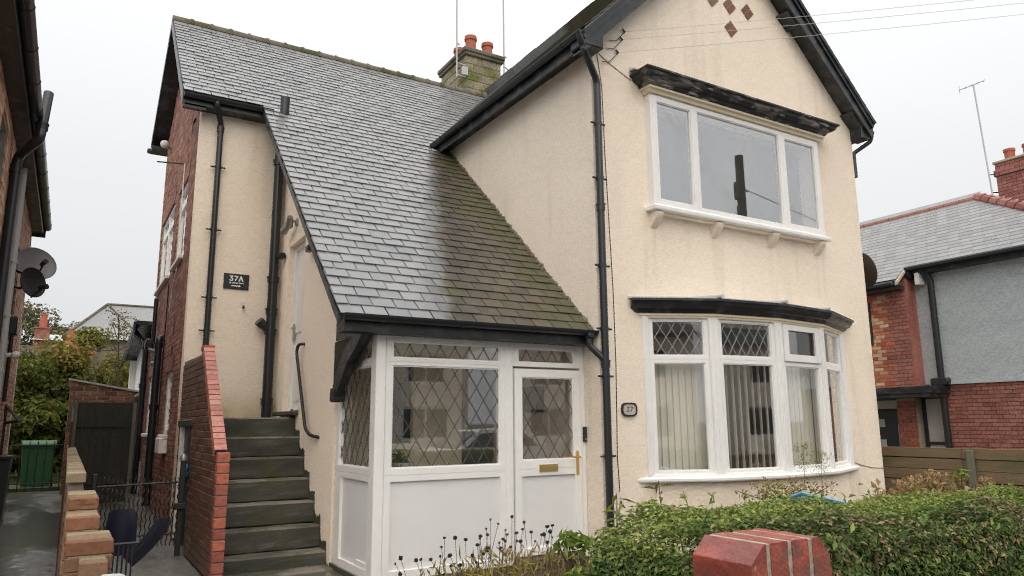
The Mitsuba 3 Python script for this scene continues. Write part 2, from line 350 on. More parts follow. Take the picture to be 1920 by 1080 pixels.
put('lawn', sheet(np.linspace(-14, 9, 8)[None, :].repeat(10, 0), py_[:, :1].repeat(8, 1), py_[:, :1].repeat(8, 1) * 0 + .262), 'grass_green', kind='structure')

# ------------------------------------------------------------------ the house
XW, XR, YF, YP, XS, YR, XG, YG = 5.417, 10.86, 6.99, 7.30, 2.70, 11.65, 1.38, 17.1
SL = math.atan(.9024); CS, SN = math.cos(SL), math.sin(SL)
def roofz(y): return 6.273 + .9024 * (y - 11.05)
house = thing('house', 'cream rendered house with black trim, a front gable and a long wet slate roof', 'house')
# rendered walls
front = Polygon([(XW, 0), (XR, 0), (XR, 6.50), (8.14, 9.2), (XW, 6.50)])
front = front.difference(sbox(6.40, 4.42, 9.70, 5.92)).difference(sbox(6.26, .94, 9.96, 2.92))
put('wall', prism(front, 'y', YF, YF + .25), 'render_cream', house)
put('wall', prism(sbox(YF + .25, 0, 14.2, 6.52), 'x', XW, XW + .25), 'render_cream', house)
put('wall', prism(sbox(YF + .25, 0, 17.0, 6.52), 'x', XR - .25, XR), 'render_cream', house)
put('wall', box(XG - .006, XS, YR - .012, YR + .22, 0, 6.7), 'render_cream', house)
side = Polygon([(8.60, 0), (YR, 0), (YR, roofz(YR) - .15), (8.60, roofz(8.60) - .15)]).difference(sbox(10.22, 1.8, 11.13, 4.30))
put('wall', prism(side, 'x', XS, XS + .22), 'render_cream', house)
# ragged roughcast edge where the render stops above the steps
# gable end wall in brick
gab = Polygon([(YR + .25, 0), (YG, 0), (YG, 7.86), (14.5, 9.18), (YR + .25, roofz(YR + .25) - .1)])
gholes = unary_union([sbox(12.75, 4.34, 13.90, 5.72), sbox(14.65, 4.34, 16.70, 5.80), sbox(13.0, 1.45, 13.72, 2.50), sbox(15.55, 1.45, 16.95, 2.60)])
gwall = put('wall', prism(gab.difference(gholes), 'x', XG + .012, XG + .25), 'mortar_pale', house, label='brick gable end wall of the house')
def brick_course(u0, u1, v0, v1, L=.235, H=.082, j=.011, clip=None, off=0.0):
    out = []; nrow = int((v1 - v0) / H)
    for r in range(nrow):
        a = v0 + r * H; u = u0 - (L / 2 if r % 2 else 0) - off
        while u < u1:
            s, e = max(u + j / 2, u0), min(u + L - j / 2, u1)
            if e - s > .03:
                b = sbox(s, a + j / 2, e, a + H - j / 2)
                if clip is not None:
                    if not clip.contains(b.centroid):
                        u += L; continue
                    q = b.intersection(clip)
                    if q.area < .3 * b.area: u += L; continue
                    bb = q.bounds; b = sbox(*bb)
                out.append(b.bounds)
            u += L
    return out
ms, uvs = [], []
for (u0, v0, u1, v1) in brick_course(YR + .215, YG, 0, 9.2, clip=gab.union(sbox(YR, 0, YR + .26, 6.6)).difference(gholes.buffer(.01))):
    ms.append(box(XG - .004 + rnd.uniform(-.003, .003), XG + .05, u0, u1, v0, v1)); uvs.append((rnd.random(), rnd.random()))
stuff_pieces('brick', ms, uvs, 'brick_red', gwall)
puts('wall', [box(XG + .25, XR - .25, YG - .25, YG, 0, 7.7), box(XS + .22, XW, 11.9, 12.0, 0, 5.5)], 'pale_wall', house)
# brick arches and reveals, windows of the gable end
def uwin(parent, M, u0, u1, v0, v1, fw=.055, depth=.07, pane='pane_glass', lattice=None, name='frame', bead=True, back=None, dw=.15, dh=.235, lr=.006):
    """a glazed light in a local frame: u along x, outward = -y, front of the frame at y = 0"""
    fl_, fb_, fr_, ft_ = fw if isinstance(fw, tuple) else (fw,) * 4
    ring = sbox(u0, v0, u1, v1).difference(sbox(u0 + fl_, v0 + fb_, u1 - fr_, v1 - ft_))
    m = [prism(ring, 'y', 0, depth)]
    if bead:
        i0, j0, i1, j1 = u0 + fl_, v0 + fb_, u1 - fr_, v1 - ft_
        m.append(prism(sbox(i0, j0, i1, j1).difference(sbox(i0 + .014, j0 + .014, i1 - .014, j1 - .014)), 'y', .012, depth - .01))
    fk = put(name, xf(m, M), 'upvc_white', parent)
    gx0, gx1, gz0, gz1 = u0 + fl_, u1 - fr_, v0 + fb_, v1 - ft_
    v = np.array([[gx0, .03, gz0], [gx1, .03, gz0], [gx1, .03, gz1], [gx0, .03, gz1]])
    put('pane', xf(trimesh.Trimesh(v, [[0, 1, 2], [0, 2, 3]], process=False), M), pane, parent)
    if lattice:
        clip = sbox(gx0, gz0, gx1, gz1); bars = []
        W, Hh = gx1 - gx0, gz1 - gz0
        from shapely.geometry import LineString
        n = int((W / dw + Hh / dh)) + 2
        for k in range(-n, n + 1):
            for sgn in (1, -1):
                x0 = gx0 + W / 2 + k * dw
                ln = LineString([(x0 - sgn * dw * 20, gz0 - dh * 20), (x0 + sgn * dw * 20, gz0 + dh * 20)]).intersection(clip)
                if not ln.is_empty and ln.length > .01: bars.append(ln.buffer(lr, cap_style=2).intersection(clip))
        put('lead_lattice', xf(prism(unary_union(bars), 'y', .022, .0285), M), lattice, parent)
    if back is not None:
        put('net_curtain', xf([box(gx0 - .02, gx1 + .02, .11, .115, gz0 - .02, gz1 + .02)], M), back, parent)
    return fk
def MX(x0, y_of_u0, toward):     # local frame for the -x facing gable: u runs towards -y
    A = np.eye(4); A[:3, :3] = np.array([[0, 1, 0], [-1, 0, 0], [0, 0, 1]]); A[:3, 3] = [x0, y_of_u0, 0]; return A
MG = MX(XG + .025, 0, -1)        # u = -y
for (y0, y1, z0, z1, split) in ((12.75, 13.90, 4.34, 5.72, 1), (14.65, 16.70, 4.34, 5.80, 2), (13.0, 13.72, 1.45, 2.50, 1), (15.55, 16.95, 1.45, 2.60, 2)):
    w = numbered(house + '__window')
    lab = {12.75: 'small upper gable window nearer the front corner', 14.65: 'wider upper gable window towards the back', 13.0: 'narrow ground floor gable window', 15.55: 'wider ground floor gable window between two black pipes'}[y0]
    labels[w] = {'label': lab}
    step = (y1 - y0) / split
    for k in range(split):
        uwin(w, MG, -(y1 - k * step), -(y1 - (k + 1) * step), z0 + .03, z1 - .34 if z0 > 4 else z1, back='net_cloth')
        if z0 > 4: uwin(w, MG, -(y1 - k * step), -(y1 - (k + 1) * step), z1 - .34, z1, back='net_cloth')
    put('sill', box(XG - .07, XG + .12, y0 - .06, y1 + .06, z0 - .05, z0 + .02, .012), 'white_paint', w)
    put('lintel', prism([(y0 - .08, z1), (y1 + .08, z1), (y1 + .2, z1 + .25), (y0 - .2, z1 + .25)], 'x', XG - .012, XG + .1), 'brick_red', w)
# ---- upper front window
upw = numbered(house + '__window'); labels[upw] = {'label': 'wide upper front window of three lights under the black hood'}
yu = 6.87
MF = np.eye(4); MF[1, 3] = yu
put('frame', [box(6.31, 6.385, yu + .006, YF + .1, 4.40, 5.95, .008), box(9.715, 9.79, yu + .006, YF + .1, 4.40, 5.95, .008), box(6.385, 9.715, yu + .006, YF + .1, 5.905, 5.95, .006)], 'upvc_white', upw)
uwin(upw, MF, 6.345, 7.105, 4.41, 5.93, fw=.072, pane='mirror_glass')
uwin(upw, MF, 7.105, 8.90, 4.41, 5.93, fw=.055, pane='mirror_glass')
uwin(upw, MF, 8.90, 9.755, 4.41, 5.93, fw=.085, pane='mirror_glass')
box_line = [(6.31, YF + .05), (6.31, yu), (9.79, yu), (9.79, YF + .05)]
put('sill', sweep(box_line, [(-.02, 4.32), (.055, 4.325), (.06, 4.345), (.06, 4.375), (.0, 4.41), (-.02, 4.41)]), 'upvc_white', upw)
put('soffit', box(6.33, 9.77, yu + .02, YF, 4.30, 4.325), 'render_cream', upw)
for cx in (6.37, 7.47, 8.62, 9.68):
    prof = [(YF + .01, 4.31), (yu - .02, 4.31), (yu - .03, 4.285), (yu - .012, 4.235), (yu + .04, 4.18), (YF - .03, 4.125), (YF + .01, 4.105)]
    put('corbel', prism(prof, 'x', cx - .055, cx + .055), 'render_cream', upw, smooth=35)
put('trim', sweep(box_line, [(-.02, 5.952), (.03, 5.955), (.04, 5.985), (.075, 6.0), (.075, 6.03), (-.02, 6.04)]), 'cream_trim', upw)
put('hood', sweep([(6.31, YF + .02), (6.31, yu), (9.79, yu), (9.79, YF + .02)], [(-.02, 6.04), (.085, 6.035), (.105, 6.06), (.11, 6.085), (.165, 6.095), (.20, 6.12), (.215, 6.165), (.245, 6.175), (.245, 6.20), (-.02, 6.26)]), 'black_peeling', upw)
put('lead_flashing', [box(6.06, 10.05, YF - .10, YF + .01, 6.245, 6.268), box(6.06, 10.05, YF - .012, YF + .01, 6.26, 6.31)], 'lead_sheet', upw)
# ---- bay window
bay = numbered(house + '__bay_window'); labels[bay] = {'label': 'white ground floor bow window with leaded top lights and vertical blinds'}
BV = [(6.16, YF), (6.97, 6.62), (8.05, 6.50), (9.10, 6.61), (10.05, YF)]
zs0, zs1 = .965, 2.905
for i in range(4):
    a, b = np.array(BV[i]), np.array(BV[i + 1]); L = np.linalg.norm(b - a); ang = math.degrees(math.atan2(b[1] - a[1], b[0] - a[0]))
    M = rotz(ang, (a[0], a[1], 0))
    e0, e1 = (.06 if i else .02), (L - .06 if i < 3 else L - .02)
    uwin(bay, M, e0, e1, zs0, 2.384, fw=(.07, .05, .07, .045))
    if i < 2: uwin(bay, M, e0, e1, 2.386, zs1, fw=(.066, .045, .066, .03), lattice='lead_white', lr=.0034)
    elif i == 2:
        uwin(bay, M, e0, e1, 2.386, zs1, fw=(.055, .045, .055, .03), bead=False)
        c = xf(prism(sbox(e0 + .03, 2.40, e1 - .03, zs1 - .01).difference(sbox(e0 + .145, 2.495, e1 - .145, zs1 - .085)), 'y', -.028, -.004), M)
        put('casement', c, 'upvc_white', bay)
    else: uwin(bay, M, e0, e1, 2.386, zs1, fw=(.066, .045, .066, .03))
    if 0 < i: put('mullion', xf(cat([box(-.072, .072, -.022, .07, zs0, zs1 + .02, .012), box(-.012, .012, -.03, -.02, zs0, zs1)]), rotz((ang + pang) / 2, (a[0], a[1], 0))), 'upvc_white', bay)
    pang = ang
    # vertical blind, hung inside
    vb = thing('vertical_blind', ['cream vertical blind drawn nearly shut behind the leftmost bow window light', 'vertical blind with open slats behind the second bow window light', 'cream vertical blind closed behind the third bow window light under the small casement', 'cream vertical blind in the narrow rightmost bow window light'][i], 'blind', 'vertical blinds in the bow window')
    ns = 9; tw = [16, 62, 3, 3][i]
    put('head_rail', xf(box(.05, L - .05, .17, .21, 2.42, 2.46), M), 'upvc_white', vb)
    if i == 3: put('added_dark_strips', xf([box(L - .11, L - .03 - .006 * q, .10 + .018 * q, .108 + .018 * q, 1.06, 2.86) for q in range(6)], M), 'strip_grey', vb)  # dark strips added to darken this pane over the pale reveal
    for k in range(ns):
        s = box(-.062, .062, -.0015, .0015, 1.0, 2.43)
        put('slat', xf(xf(s, rotz(tw + rnd.uniform(-4, 4))), M @ trimesh.transformations.translation_matrix([.1 + (L - .2) * k / (ns - 1), .20, 0])), 'blind_cloth', vb)
puts('end_post', [box(6.10, 6.19, YF - .04, YF + .1, zs0, zs1 + .02, .008), box(10.02, 10.11, YF - .04, YF + .1, zs0, zs1 + .02, .008)], 'upvc_white', bay)
ext = [(BV[0][0] - .19, YF + .085), *BV[1:4], (BV[4][0] + .19, YF + .085)]
put('sill', sweep(ext, [(-.06, .89), (.085, .89), (.095, .905), (.095, .93), (.06, .945), (.035, .95), (.03, .975), (-.06, .975)]), 'upvc_white', bay)
put('trim', sweep(ext, [(-.1, 2.905), (.03, 2.905), (.035, 2.93), (.05, 2.935), (.05, 2.965), (-.1, 2.97)]), 'cream_trim', bay)
put('hood', sweep(ext, [(-.1, 2.97), (.065, 2.965), (.075, 2.985), (.085, 3.01), (.12, 3.02), (.165, 3.06), (.18, 3.10), (.20, 3.105), (.20, 3.135), (-.1, 3.16)]), 'black_paint', bay)
put('flat_roof', [prism(Polygon([(p[0], p[1]) for p in ext]).buffer(.12), 'z', 3.14, 3.165)], 'lead_sheet', bay)
for p in BV[1:4]: put('lead_roll', tube([(p[0], p[1] - .19, 3.165), (p[0] * .97 + 8.1 * .03, YF, 3.23)], .026, 8), 'lead_sheet', bay, smooth=40)
put('apron_wall', prism(Polygon([*BV]).buffer(-.012), 'z', .0, .90), 'render_cream', bay)
# rooms behind the glass: floor, ceiling and walls that close them off
put('room', [box(5.7, 10.6, 10.4, 10.5, 0, 6.3), box(5.7, 10.6, 7.25, 10.4, 3.2, 3.3), box(5.7, 10.6, 7.25, 10.4, 0.2, .3), box(5.7, 10.6, 7.25, 10.4, 6.25, 6.3)], 'dark_inside', house)
put('curtain', [box(6.42, 9.68, 7.18, 7.20, 4.45, 5.9)], 'dark_inside', upw)
put('window_seat_lamp', lathe([(.0, 0), (.09, 0), (.10, .02), (.03, .05), (.025, .16), (.12, .2), (.09, .42), (0, .42)], 18, (8.45, 7.35, .98)), 'blind_cloth', bay, smooth=40)
# ---- diamonds of brick tile on the gable
dk = numbered(house + '__gable_ornament'); labels[dk] = {'label': 'diamond pattern of red brick tiles set in the render at the top of the gable'}
for (dx, dz) in ((8.105, 7.46), (8.105, 7.84), (8.50, 7.86), (7.73, 7.85), (8.105, 8.24), (8.5, 8.24), (7.73, 8.24)):
    for k in range(2):
        h = .145; q = Polygon([(0, -h), (h * .98, 0), (0, h), (-h * .98, 0)])
        cut = q.intersection(Polygon([(-1, -1), (1, 1), (-1, 1)] if k else [(-1, -1), (1, 1), (1, -1)])).buffer(-.004)
        m = prism(cut, 'y', YF - .012, YF + .01); m.apply_translation([dx, 0, dz]); piece('tile', m, 'brick_orange', dk, (rnd.random(), .5))
# ---- roofs
roof = numbered(house + '__roof'); labels[roof] = {'label': 'wet grey slate roof in one long slope from the ridge to the porch eaves'}
deck_m = prism([(1.09, 11.40), (2.25, 11.40), (2.25, 7.10), (5.43, 7.10), (5.43, 11.3), (8.9, 14.5), (1.09, 14.5)], 'z', 0, .05)
v = deck_m.vertices; v[:, 2] += 6.273 + .9024 * (v[:, 1] - 11.05) - .065
put('deck', deck_m, 'black_paint', roof)
rear = prism([(1.09, 14.5), (10.9, 14.5), (10.9, 17.48), (1.09, 17.48)], 'z', 0, .05); v = rear.vertices; v[:, 2] += roofz(14.5) - .52 * (v[:, 1] - 14.5) - .06
put('rear_slope', rear, 'far_slate', roof)
mainr = prism([(8.0, 14.5), (10.9, 14.5), (10.9, 11.4), (8.0, 11.4)], 'z', 0, .05); v = mainr.vertices; v[:, 2] += roofz(0) + .9024 * v[:, 1] - .06
put('hidden_slope', mainr, 'far_slate', roof)
Y0E, Z0E = 7.08, roofz(7.08)
def slate(u0, u1, s0, Ls, th=.007, lift=.026, tw=0.0, O=None):
    pts = []
    for (u, s, hgt) in ((u0, s0 + tw, lift), (u1, s0 - tw, lift), (u1, s0 + Ls, .002), (u0, s0 + Ls, .002)):
        for t in (0, th): pts.append((u, s, hgt + t))
    P = np.array(pts)
    Wd = np.stack([P[:, 0], Y0E + P[:, 1] * CS - P[:, 2] * SN, Z0E + P[:, 1] * SN + P[:, 2] * CS], -1) if O is None else O(P)
    F = [[1, 3, 5], [1, 5, 7], [0, 6, 4], [0, 4, 2], [0, 2, 3], [0, 3, 1], [2, 4, 5], [2, 5, 3], [4, 6, 7], [4, 7, 5], [6, 0, 1], [6, 1, 7]]
    return trimesh.Trimesh(Wd, F, process=False)
G_, W_ = .178, .258
slates = []
nrow = int((14.48 - Y0E) / CS / G_)
for r in range(nrow):
    s = r * G_ - .02; y = Y0E + s * CS; z = Z0E + s * SN
    ulo = 2.235 if y < 11.38 else 1.075
    uhi = XW - .012 if y < 11.02 else 5.12 + (z - 6.45) + .12
    u = ulo - (W_ * .5 if r % 2 else 0) + (0 if y < 11.38 else rnd.uniform(-.02, .02))
    while u < uhi:
        a, b = max(u + .006, ulo), min(u + W_ - .007 + rnd.uniform(-.003, .002), uhi)
        if b - a > .03:
            slip = rnd.uniform(.015, .035) if rnd.random() < .018 else 0
            m = slate(a, b, s + rnd.uniform(-.003, .003) - slip, .34, .009 + rnd.uniform(0, .003), .027 + rnd.uniform(-.002, .004), rnd.uniform(-.0025, .0025))
            slates.append((r, m, (rnd.random(), rnd.random())))
        u += W_
near = [x for x in slates if x[0] < 30][:300]; far = slates[len(near):]
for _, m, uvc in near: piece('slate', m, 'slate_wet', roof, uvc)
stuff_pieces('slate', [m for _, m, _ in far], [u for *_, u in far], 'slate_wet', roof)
for k in range(24):     # ridge tiles
    x = 1.06 + k * .36; 
    if x > 8.3: break
    m = prism([(14.50 + .115 * math.sin(t), 9.36 + .10 * math.cos(t)) for t in np.linspace(-1.9, 1.9, 9)] , 'x', x + .004, x + .352)
    c = prism([(14.50 + .128 * math.sin(t), 9.362 + .115 * math.cos(t)) for t in np.linspace(-1.9, 1.9, 9)], 'x', x + .325, x + .375)
    put('ridge_tile', [m, c], 'ridge_mossy', roof, smooth=40)
ms = [ico(rnd.uniform(.012, .035), (XW - rnd.uniform(-.005, .03), Y0E + t * CS, Z0E + t * SN + .03), 1, (1, rnd.uniform(.8, 1.8), .8)) for t in np.arange(.05, 5.3, .045)]
put('mortar_fillet', ms, 'mortar', roof, kind='stuff')
put('moss', [ico(rnd.uniform(.008, .022), (XW - rnd.uniform(.02, .10), Y0E + t * CS, Z0E + t * SN + .03), 1, (1.4, 1.3, .7)) for t in rng.uniform(0, 5.3, 130)], 'ridge_mossy', roof, kind='stuff')
puts('lead_flashing', [slate(2.36, 2.72, 5.74, .26, .004, .035), slate(4.86, 5.14, 5.32, .22, .004, .035)], 'lead_sheet', roof)
# verge boards of the main roof: left gable front and back slope, catslide
def vboard(x0, x1, y0, y1, up, dn):
    return prism([(y0, roofz(y0) - dn), (y1, roofz(y1) - dn), (y1, roofz(y1) + up), (y0, roofz(y0) + up)], 'x', x0, x1)
put('verge_board', vboard(2.225, 2.262, 7.10, 11.36, -.004, .10), 'black_paint', house)
put('verge_board', vboard(1.06, 1.095, 11.40, 14.5, -.004, .20), 'black_paint', house)
rb = prism([(14.5, 9.26), (17.48, 9.26 - .52 * 2.98), (17.48, 9.44 - .52 * 2.98), (14.5, 9.44)], 'x', 1.06, 1.095)
put('verge_board', rb, 'black_paint', house)
puts('verge_soffit', [prism([(14.5, 9.22), (17.48, 9.22 - .52 * 2.98), (17.48, 9.26 - .52 * 2.98), (14.5, 9.26)], 'x', 1.095, XG + .02), prism([(11.42, roofz(11.42) - .24), (14.5, roofz(14.5) - .24), (14.5, roofz(14.5) - .2), (11.42, roofz(11.42) - .2)], 'x', 1.095, XG + .02), box(1.06, XG + .02, 17.12, 17.5, 7.62, 7.70)], 'black_paint', house)
put('gutter', box(1.0, 3.0, 17.5, 17.62, 7.66, 7.76, .03), 'black_plastic', house)
# eaves of the recess and porch
def gutter(name, a, b, axis, cx, cz, r=.062, parent=house):
    t = np.linspace(math.pi, 2 * math.pi, 13)
    o = [(cx + r * math.cos(q), cz + r * math.sin(q)) for q in t] + [(cx + (r - .006) * math.cos(q), cz + (r - .006) * math.sin(q)) for q in t[::-1]]
    caps = Polygon([(cx + r * math.cos(q), cz + r * math.sin(q)) for q in t])
    m = [prism(o, axis, a, b), prism(caps, axis, a - .006, a), prism(caps, axis, b, b + .006)]
    for u in np.arange(a + .4, b, .9): m.append(prism([(cx + (r + .006) * math.cos(q), cz + (r + .006) * math.sin(q)) for q in t], axis, u, u + .03))
    return put(name, m, 'black_plastic', parent, smooth=40)
gutter('gutter', 1.08, 2.38, 'x', 11.345, roofz(11.40) - .03)
put('fascia', box(1.09, 2.40, 11.405, 11.44, roofz(11.40) - .16, roofz(11.40) - .03), 'black_paint', house)
put('eaves_soffit', box(1.09, 2.42, 11.44, YR, roofz(11.40) - .16, roofz(11.40) - .14), 'black_paint', house)
gutter('gutter', 2.27, 5.40, 'x', 7.03, 2.70, .066)
put('fascia', box(2.30, 5.415, 7.10, 7.14, 2.535, 2.70), 'black_paint', house)
put('eaves_soffit', box(2.30, 5.415, 7.14, 7.32, 2.535, 2.555), 'black_paint', house)
# gable bargeboards and roof of the front wing
wr = numbered(house + '__wing_roof')
for sgn in (-1, 1):
    e = 5.12 if sgn < 0 else 11.08
    pr = [(e, 6.42), (8.13, 9.43), (8.13, 9.49), (e, 6.48)]
    put('deck', prism(pr, 'y', 6.70, 14.4), 'far_slate', wr)
    dxn = np.array([-sgn * math.sqrt(.5), 0, math.sqrt(.5)])
    ms, uvs = [], []
    for r in range(24):
        yy = 6.67 - (.13 if r % 2 else 0)
        while yy < 14.3:
            a, b = max(yy, 6.67), yy + .254
            s0 = r * .178 - .03
            def O(P, sgn=sgn, e=e):
                q = math.sqrt(.5); n = np.array([sgn * q, 0, q])
                return np.stack([e - sgn * P[:, 1] * q + n[0] * P[:, 2], P[:, 0], 6.48 + P[:, 1] * q + n[2] * P[:, 2]], -1)
            m = slate(a, b, s0 + rnd.uniform(-.006, .006), .33, .008, .016, 0, O)
            ms.append(m); uvs.append((rnd.random(), rnd.random())); yy += .258
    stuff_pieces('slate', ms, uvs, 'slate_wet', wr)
    # bargeboard with a moulded outer strip
    lo = lambda x: 9.05 - abs(x - 8.12) * .965
    ex = 11.03 if sgn > 0 else 5.15
    put('bargeboard', prism([(8.12, lo(8.12)), (ex, lo(ex)), (ex + sgn * .05, lo(ex) + .02), (ex + sgn * .06, lo(ex) + .22), (8.12, lo(8.12) + .36)], 'y', 6.73, 6.77), 'black_paint', wr)
    put('barge_moulding', [prism([(8.12, lo(8.12) + .27), (ex + sgn * .02, lo(ex) + .14), (ex + sgn * .06, lo(ex) + .19), (8.12, lo(8.12) + .345)], 'y', 6.70, 6.73), prism([(8.12, lo(8.12) + .355), (ex + sgn * .05, lo(ex) + .20), (ex + sgn * .05, lo(ex) + .25), (8.12, lo(8.12) + .41)], 'y', 6.675, 6.77)], 'black_paint', wr)
    put('soffit', prism([(8.12, 9.19), (ex, 9.19 - abs(ex - 8.12)), (ex, 9.22 - abs(ex - 8.12)), (8.12, 9.22)], 'y', 6.77, YF + .02), 'black_paint', wr)
    for px in (9.32, 10.75) if sgn > 0 else (5.62,):
        if px > 6: put('purlin_end', prism(Polygon([(px - .12, lo(px) + .09), (px + .10, lo(px) - .09), (px + .2, lo(px) - .02), (px + .0, lo(px) + .17)]).buffer(.02), 'y', 6.77, YF + .01), 'black_paint', wr)
puts('eaves_box', [box(5.11, 5.43, 6.72, YF + .02, 6.27, 6.45, .012), box(10.84, 11.05, 6.775, YF + .02, 6.20, 6.42, .012)], 'black_paint', wr)
gutter('gutter', 6.72, 11.15, 'y', 5.09, 6.44, .06, wr)
put('fascia', box(5.15, 5.18, 7.0, 11.3, 6.26, 6.46), 'black_paint', wr)
put('eaves_soffit', box(5.18, XW + .01, 7.0, 11.3, 6.38, 6.41), 'black_paint', wr)
gutter('gutter', 6.80, 14.0, 'y', 11.14, 6.42, .06, wr)
put('fascia', box(11.08, 11.11, 7.0, 14.0, 6.26, 6.44), 'black_paint', wr)
put('eaves_soffit', box(XR - .01, 11.08, 7.0, 14.0, 6.36, 6.39), 'black_paint', wr)
# ---- rainwater and soil pipes
def clips(pts, r, wall_axis, every=1.3):
    return None
def downpipe(label, pts, r=.042, joints=(), mat_='black_plastic', brackets=(), bdir=(0, 1, 0), tail=.06, parent=house):
    ms = [tube(bend(pts, .07), r, 14)]
    for j in joints:
        a, b = np.array(j), np.array(j) + [0, 0, .09]; ms.append(tube([a, b], r * 1.22, 14)); ms.append(tube([b - [0, 0, .02], b], r * 1.36, 14))
    k = put('downpipe', ms, mat_, parent, smooth=40, label=label)
    for q in brackets:
        q = np.array(q, float); bd = np.array(bdir, float); sd = np.cross(bd, [0, 0, 1])
        put('bracket', [tube([q - [0, 0, .02], q + [0, 0, .02]], r * 1.2, 12), tube([q - sd * .11, q + sd * .11], .013, 6), tube([q, q + bd * .08], .014, 6)], mat_, k)
    return k
downpipe('black downpipe down the front wall at the corner beside the porch', [(5.06, 6.74, 6.40), (5.09, 6.75, 6.30), (5.46, 6.925, 5.93), (5.46, 6.925, .1)], .045, [(5.46, 6.925, 4.2), (5.46, 6.925, 2.25)], brackets=[(5.46, 6.93, 5.35), (5.46, 6.93, 4.62), (5.46, 6.93, 3.5), (5.46, 6.93, 2.72), (5.46, 6.93, 2.15), (5.46, 6.93, 1.22)])
put('gutter_outlet', [tube(bend([(5.30, 7.03, 2.68), (5.30, 7.03, 2.52), (5.46, 6.93, 2.34), (5.46, 6.93, 2.28)], .05), .04, 12), box(5.25, 5.36, 6.97, 7.09, 2.60, 2.68, .02)], 'black_plastic', house, smooth=40)
downpipe('black downpipe on the recessed wall beside the number sign', [(1.55, 11.345, 6.55), (1.55, 11.345, 6.44), (1.655, 11.58, 6.26), (1.655, 11.58, 2.0)], .043, [(1.655, 11.58, 6.12)], brackets=[(1.655, 11.58, 5.55), (1.655, 11.58, 4.55), (1.655, 11.58, 3.5), (1.655, 11.58, 3.0)])
downpipe('thick black soil pipe rising from the top step to the roof', [(2.565, 11.53, 1.70), (2.565, 11.53, 6.30), (2.555, 11.3, 6.45), (2.555, 11.3, 6.80)], .072, [(2.565, 11.53, 5.72), (2.565, 11.53, 3.80), (2.565, 11.53, 3.30), (2.565, 11.53, 2.98), (2.565, 11.53, 1.92)])
put('soil_branch', [tube([(2.565, 11.53, 3.02), (2.42, 11.50, 3.14)], .062, 14), tube([(2.44, 11.50, 3.12), (2.37, 11.48, 3.18)], .075, 14)], 'black_plastic', house, smooth=40)
put('overflow_stub', tube([(2.17, YR, 3.42), (2.15, YR - .09, 3.38)], .018, 8), 'black_plastic', house, smooth=40)
put('downpipe', tube(bend([(11.17, 6.80, 6.38), (11.17, 6.85, 6.22), (10.93, 7.02, 6.02), (10.93, 7.02, 5.6)], .04), .035, 10), 'black_plastic', house, smooth=40)
puts('cable', [tube([(5.52, YF - .006, 6.35), (5.585, YF - .006, 5.9), (5.60, YF - .006, 5.0), (5.63, YF - .006, 4.1), (5.66, YF - .006, 3.2), (5.665, YF - .006, 2.3), (5.64, YF - .006, 1.2), (5.66, YF - .006, .8)], .005, 6), tube([(5.45, YF - .006, 6.42), (5.7, YF - .006, 6.28), (6.08, YF - .006, 6.12)], .004, 6), tube([(10.07, YF - .006, 1.02), (10.3, YF - .006, .95), (10.55, YF - .006, .905), (10.86, YF - .006, .885)], .004, 6)], 'black_plastic', house)
# ---- chimney stack
ch = numbered(house + '__chimney'); labels[ch] = {'label': 'mossy stone chimney stack with red clay pots behind the ridge'}
k = 0; ms = []
for r in range(7):
    z0 = 9.05 + r * .215
    for (ax, u0, u1) in (('y', 7.62, 8.62), ('x', 14.80, 16.2)):
        u = u0 - (.22 if r % 2 else 0)
        while u < u1 - .02:
            a, b = max(u, u0) + .006, min(u + .44, u1) - .006
            if b - a > .05:
                m = box(a, b, 14.80, 14.95, z0 + .006, z0 + .209, .012) if ax == 'y' else box(7.62, 7.77, max(a, 14.96), b, z0 + .006, z0 + .209, .012) if b > 15 else None
                if m is not None: piece('stone', m, 'chimney_stone', ch, (rnd.random(), 0))
            u += .44
put('core', box(7.635, 8.605, 14.815, 16.19, 8.9, 10.55), 'mortar', ch)
put('cap', [box(7.57, 8.67, 14.74, 16.26, 10.55, 10.63, .015), box(7.54, 8.70, 14.71, 16.29, 10.63, 10.74, .02)], 'ridge_mossy', ch)
for (x, y, h, r) in ((7.92, 15.12, .52, .155), (8.40, 15.12, .46, .15), (7.90, 15.72, .46, .15), (8.40, 15.75, .4, .14)):
    put('pot', lathe([(r * .8, 0), (r * .85, h * .1), (r * .86, h * .78), (r * 1.02, h * .8), (r * 1.04, h * .88), (r * .98, h * .9), (r * 1.0, h), (r * .8, h), (r * .75, h * .5)], 22, (x, y, 10.73)), 'pot_red', ch, smooth=35)
put('flashing', [box(7.55, 8.3, 14.72, 14.80, 9.40, 9.52), ], 'lead_sheet', ch)
put('bracket', [tube([(7.6, 14.78, 10.25), (7.38, 14.8, 10.27)], .014, 6), tube([(7.6, 14.78, 9.95), (7.38, 14.8, 9.95)], .014, 6), box(7.50, 7.66, 14.74, 14.80, 9.98, 10.2, .01)], 'grey_plastic', ch)
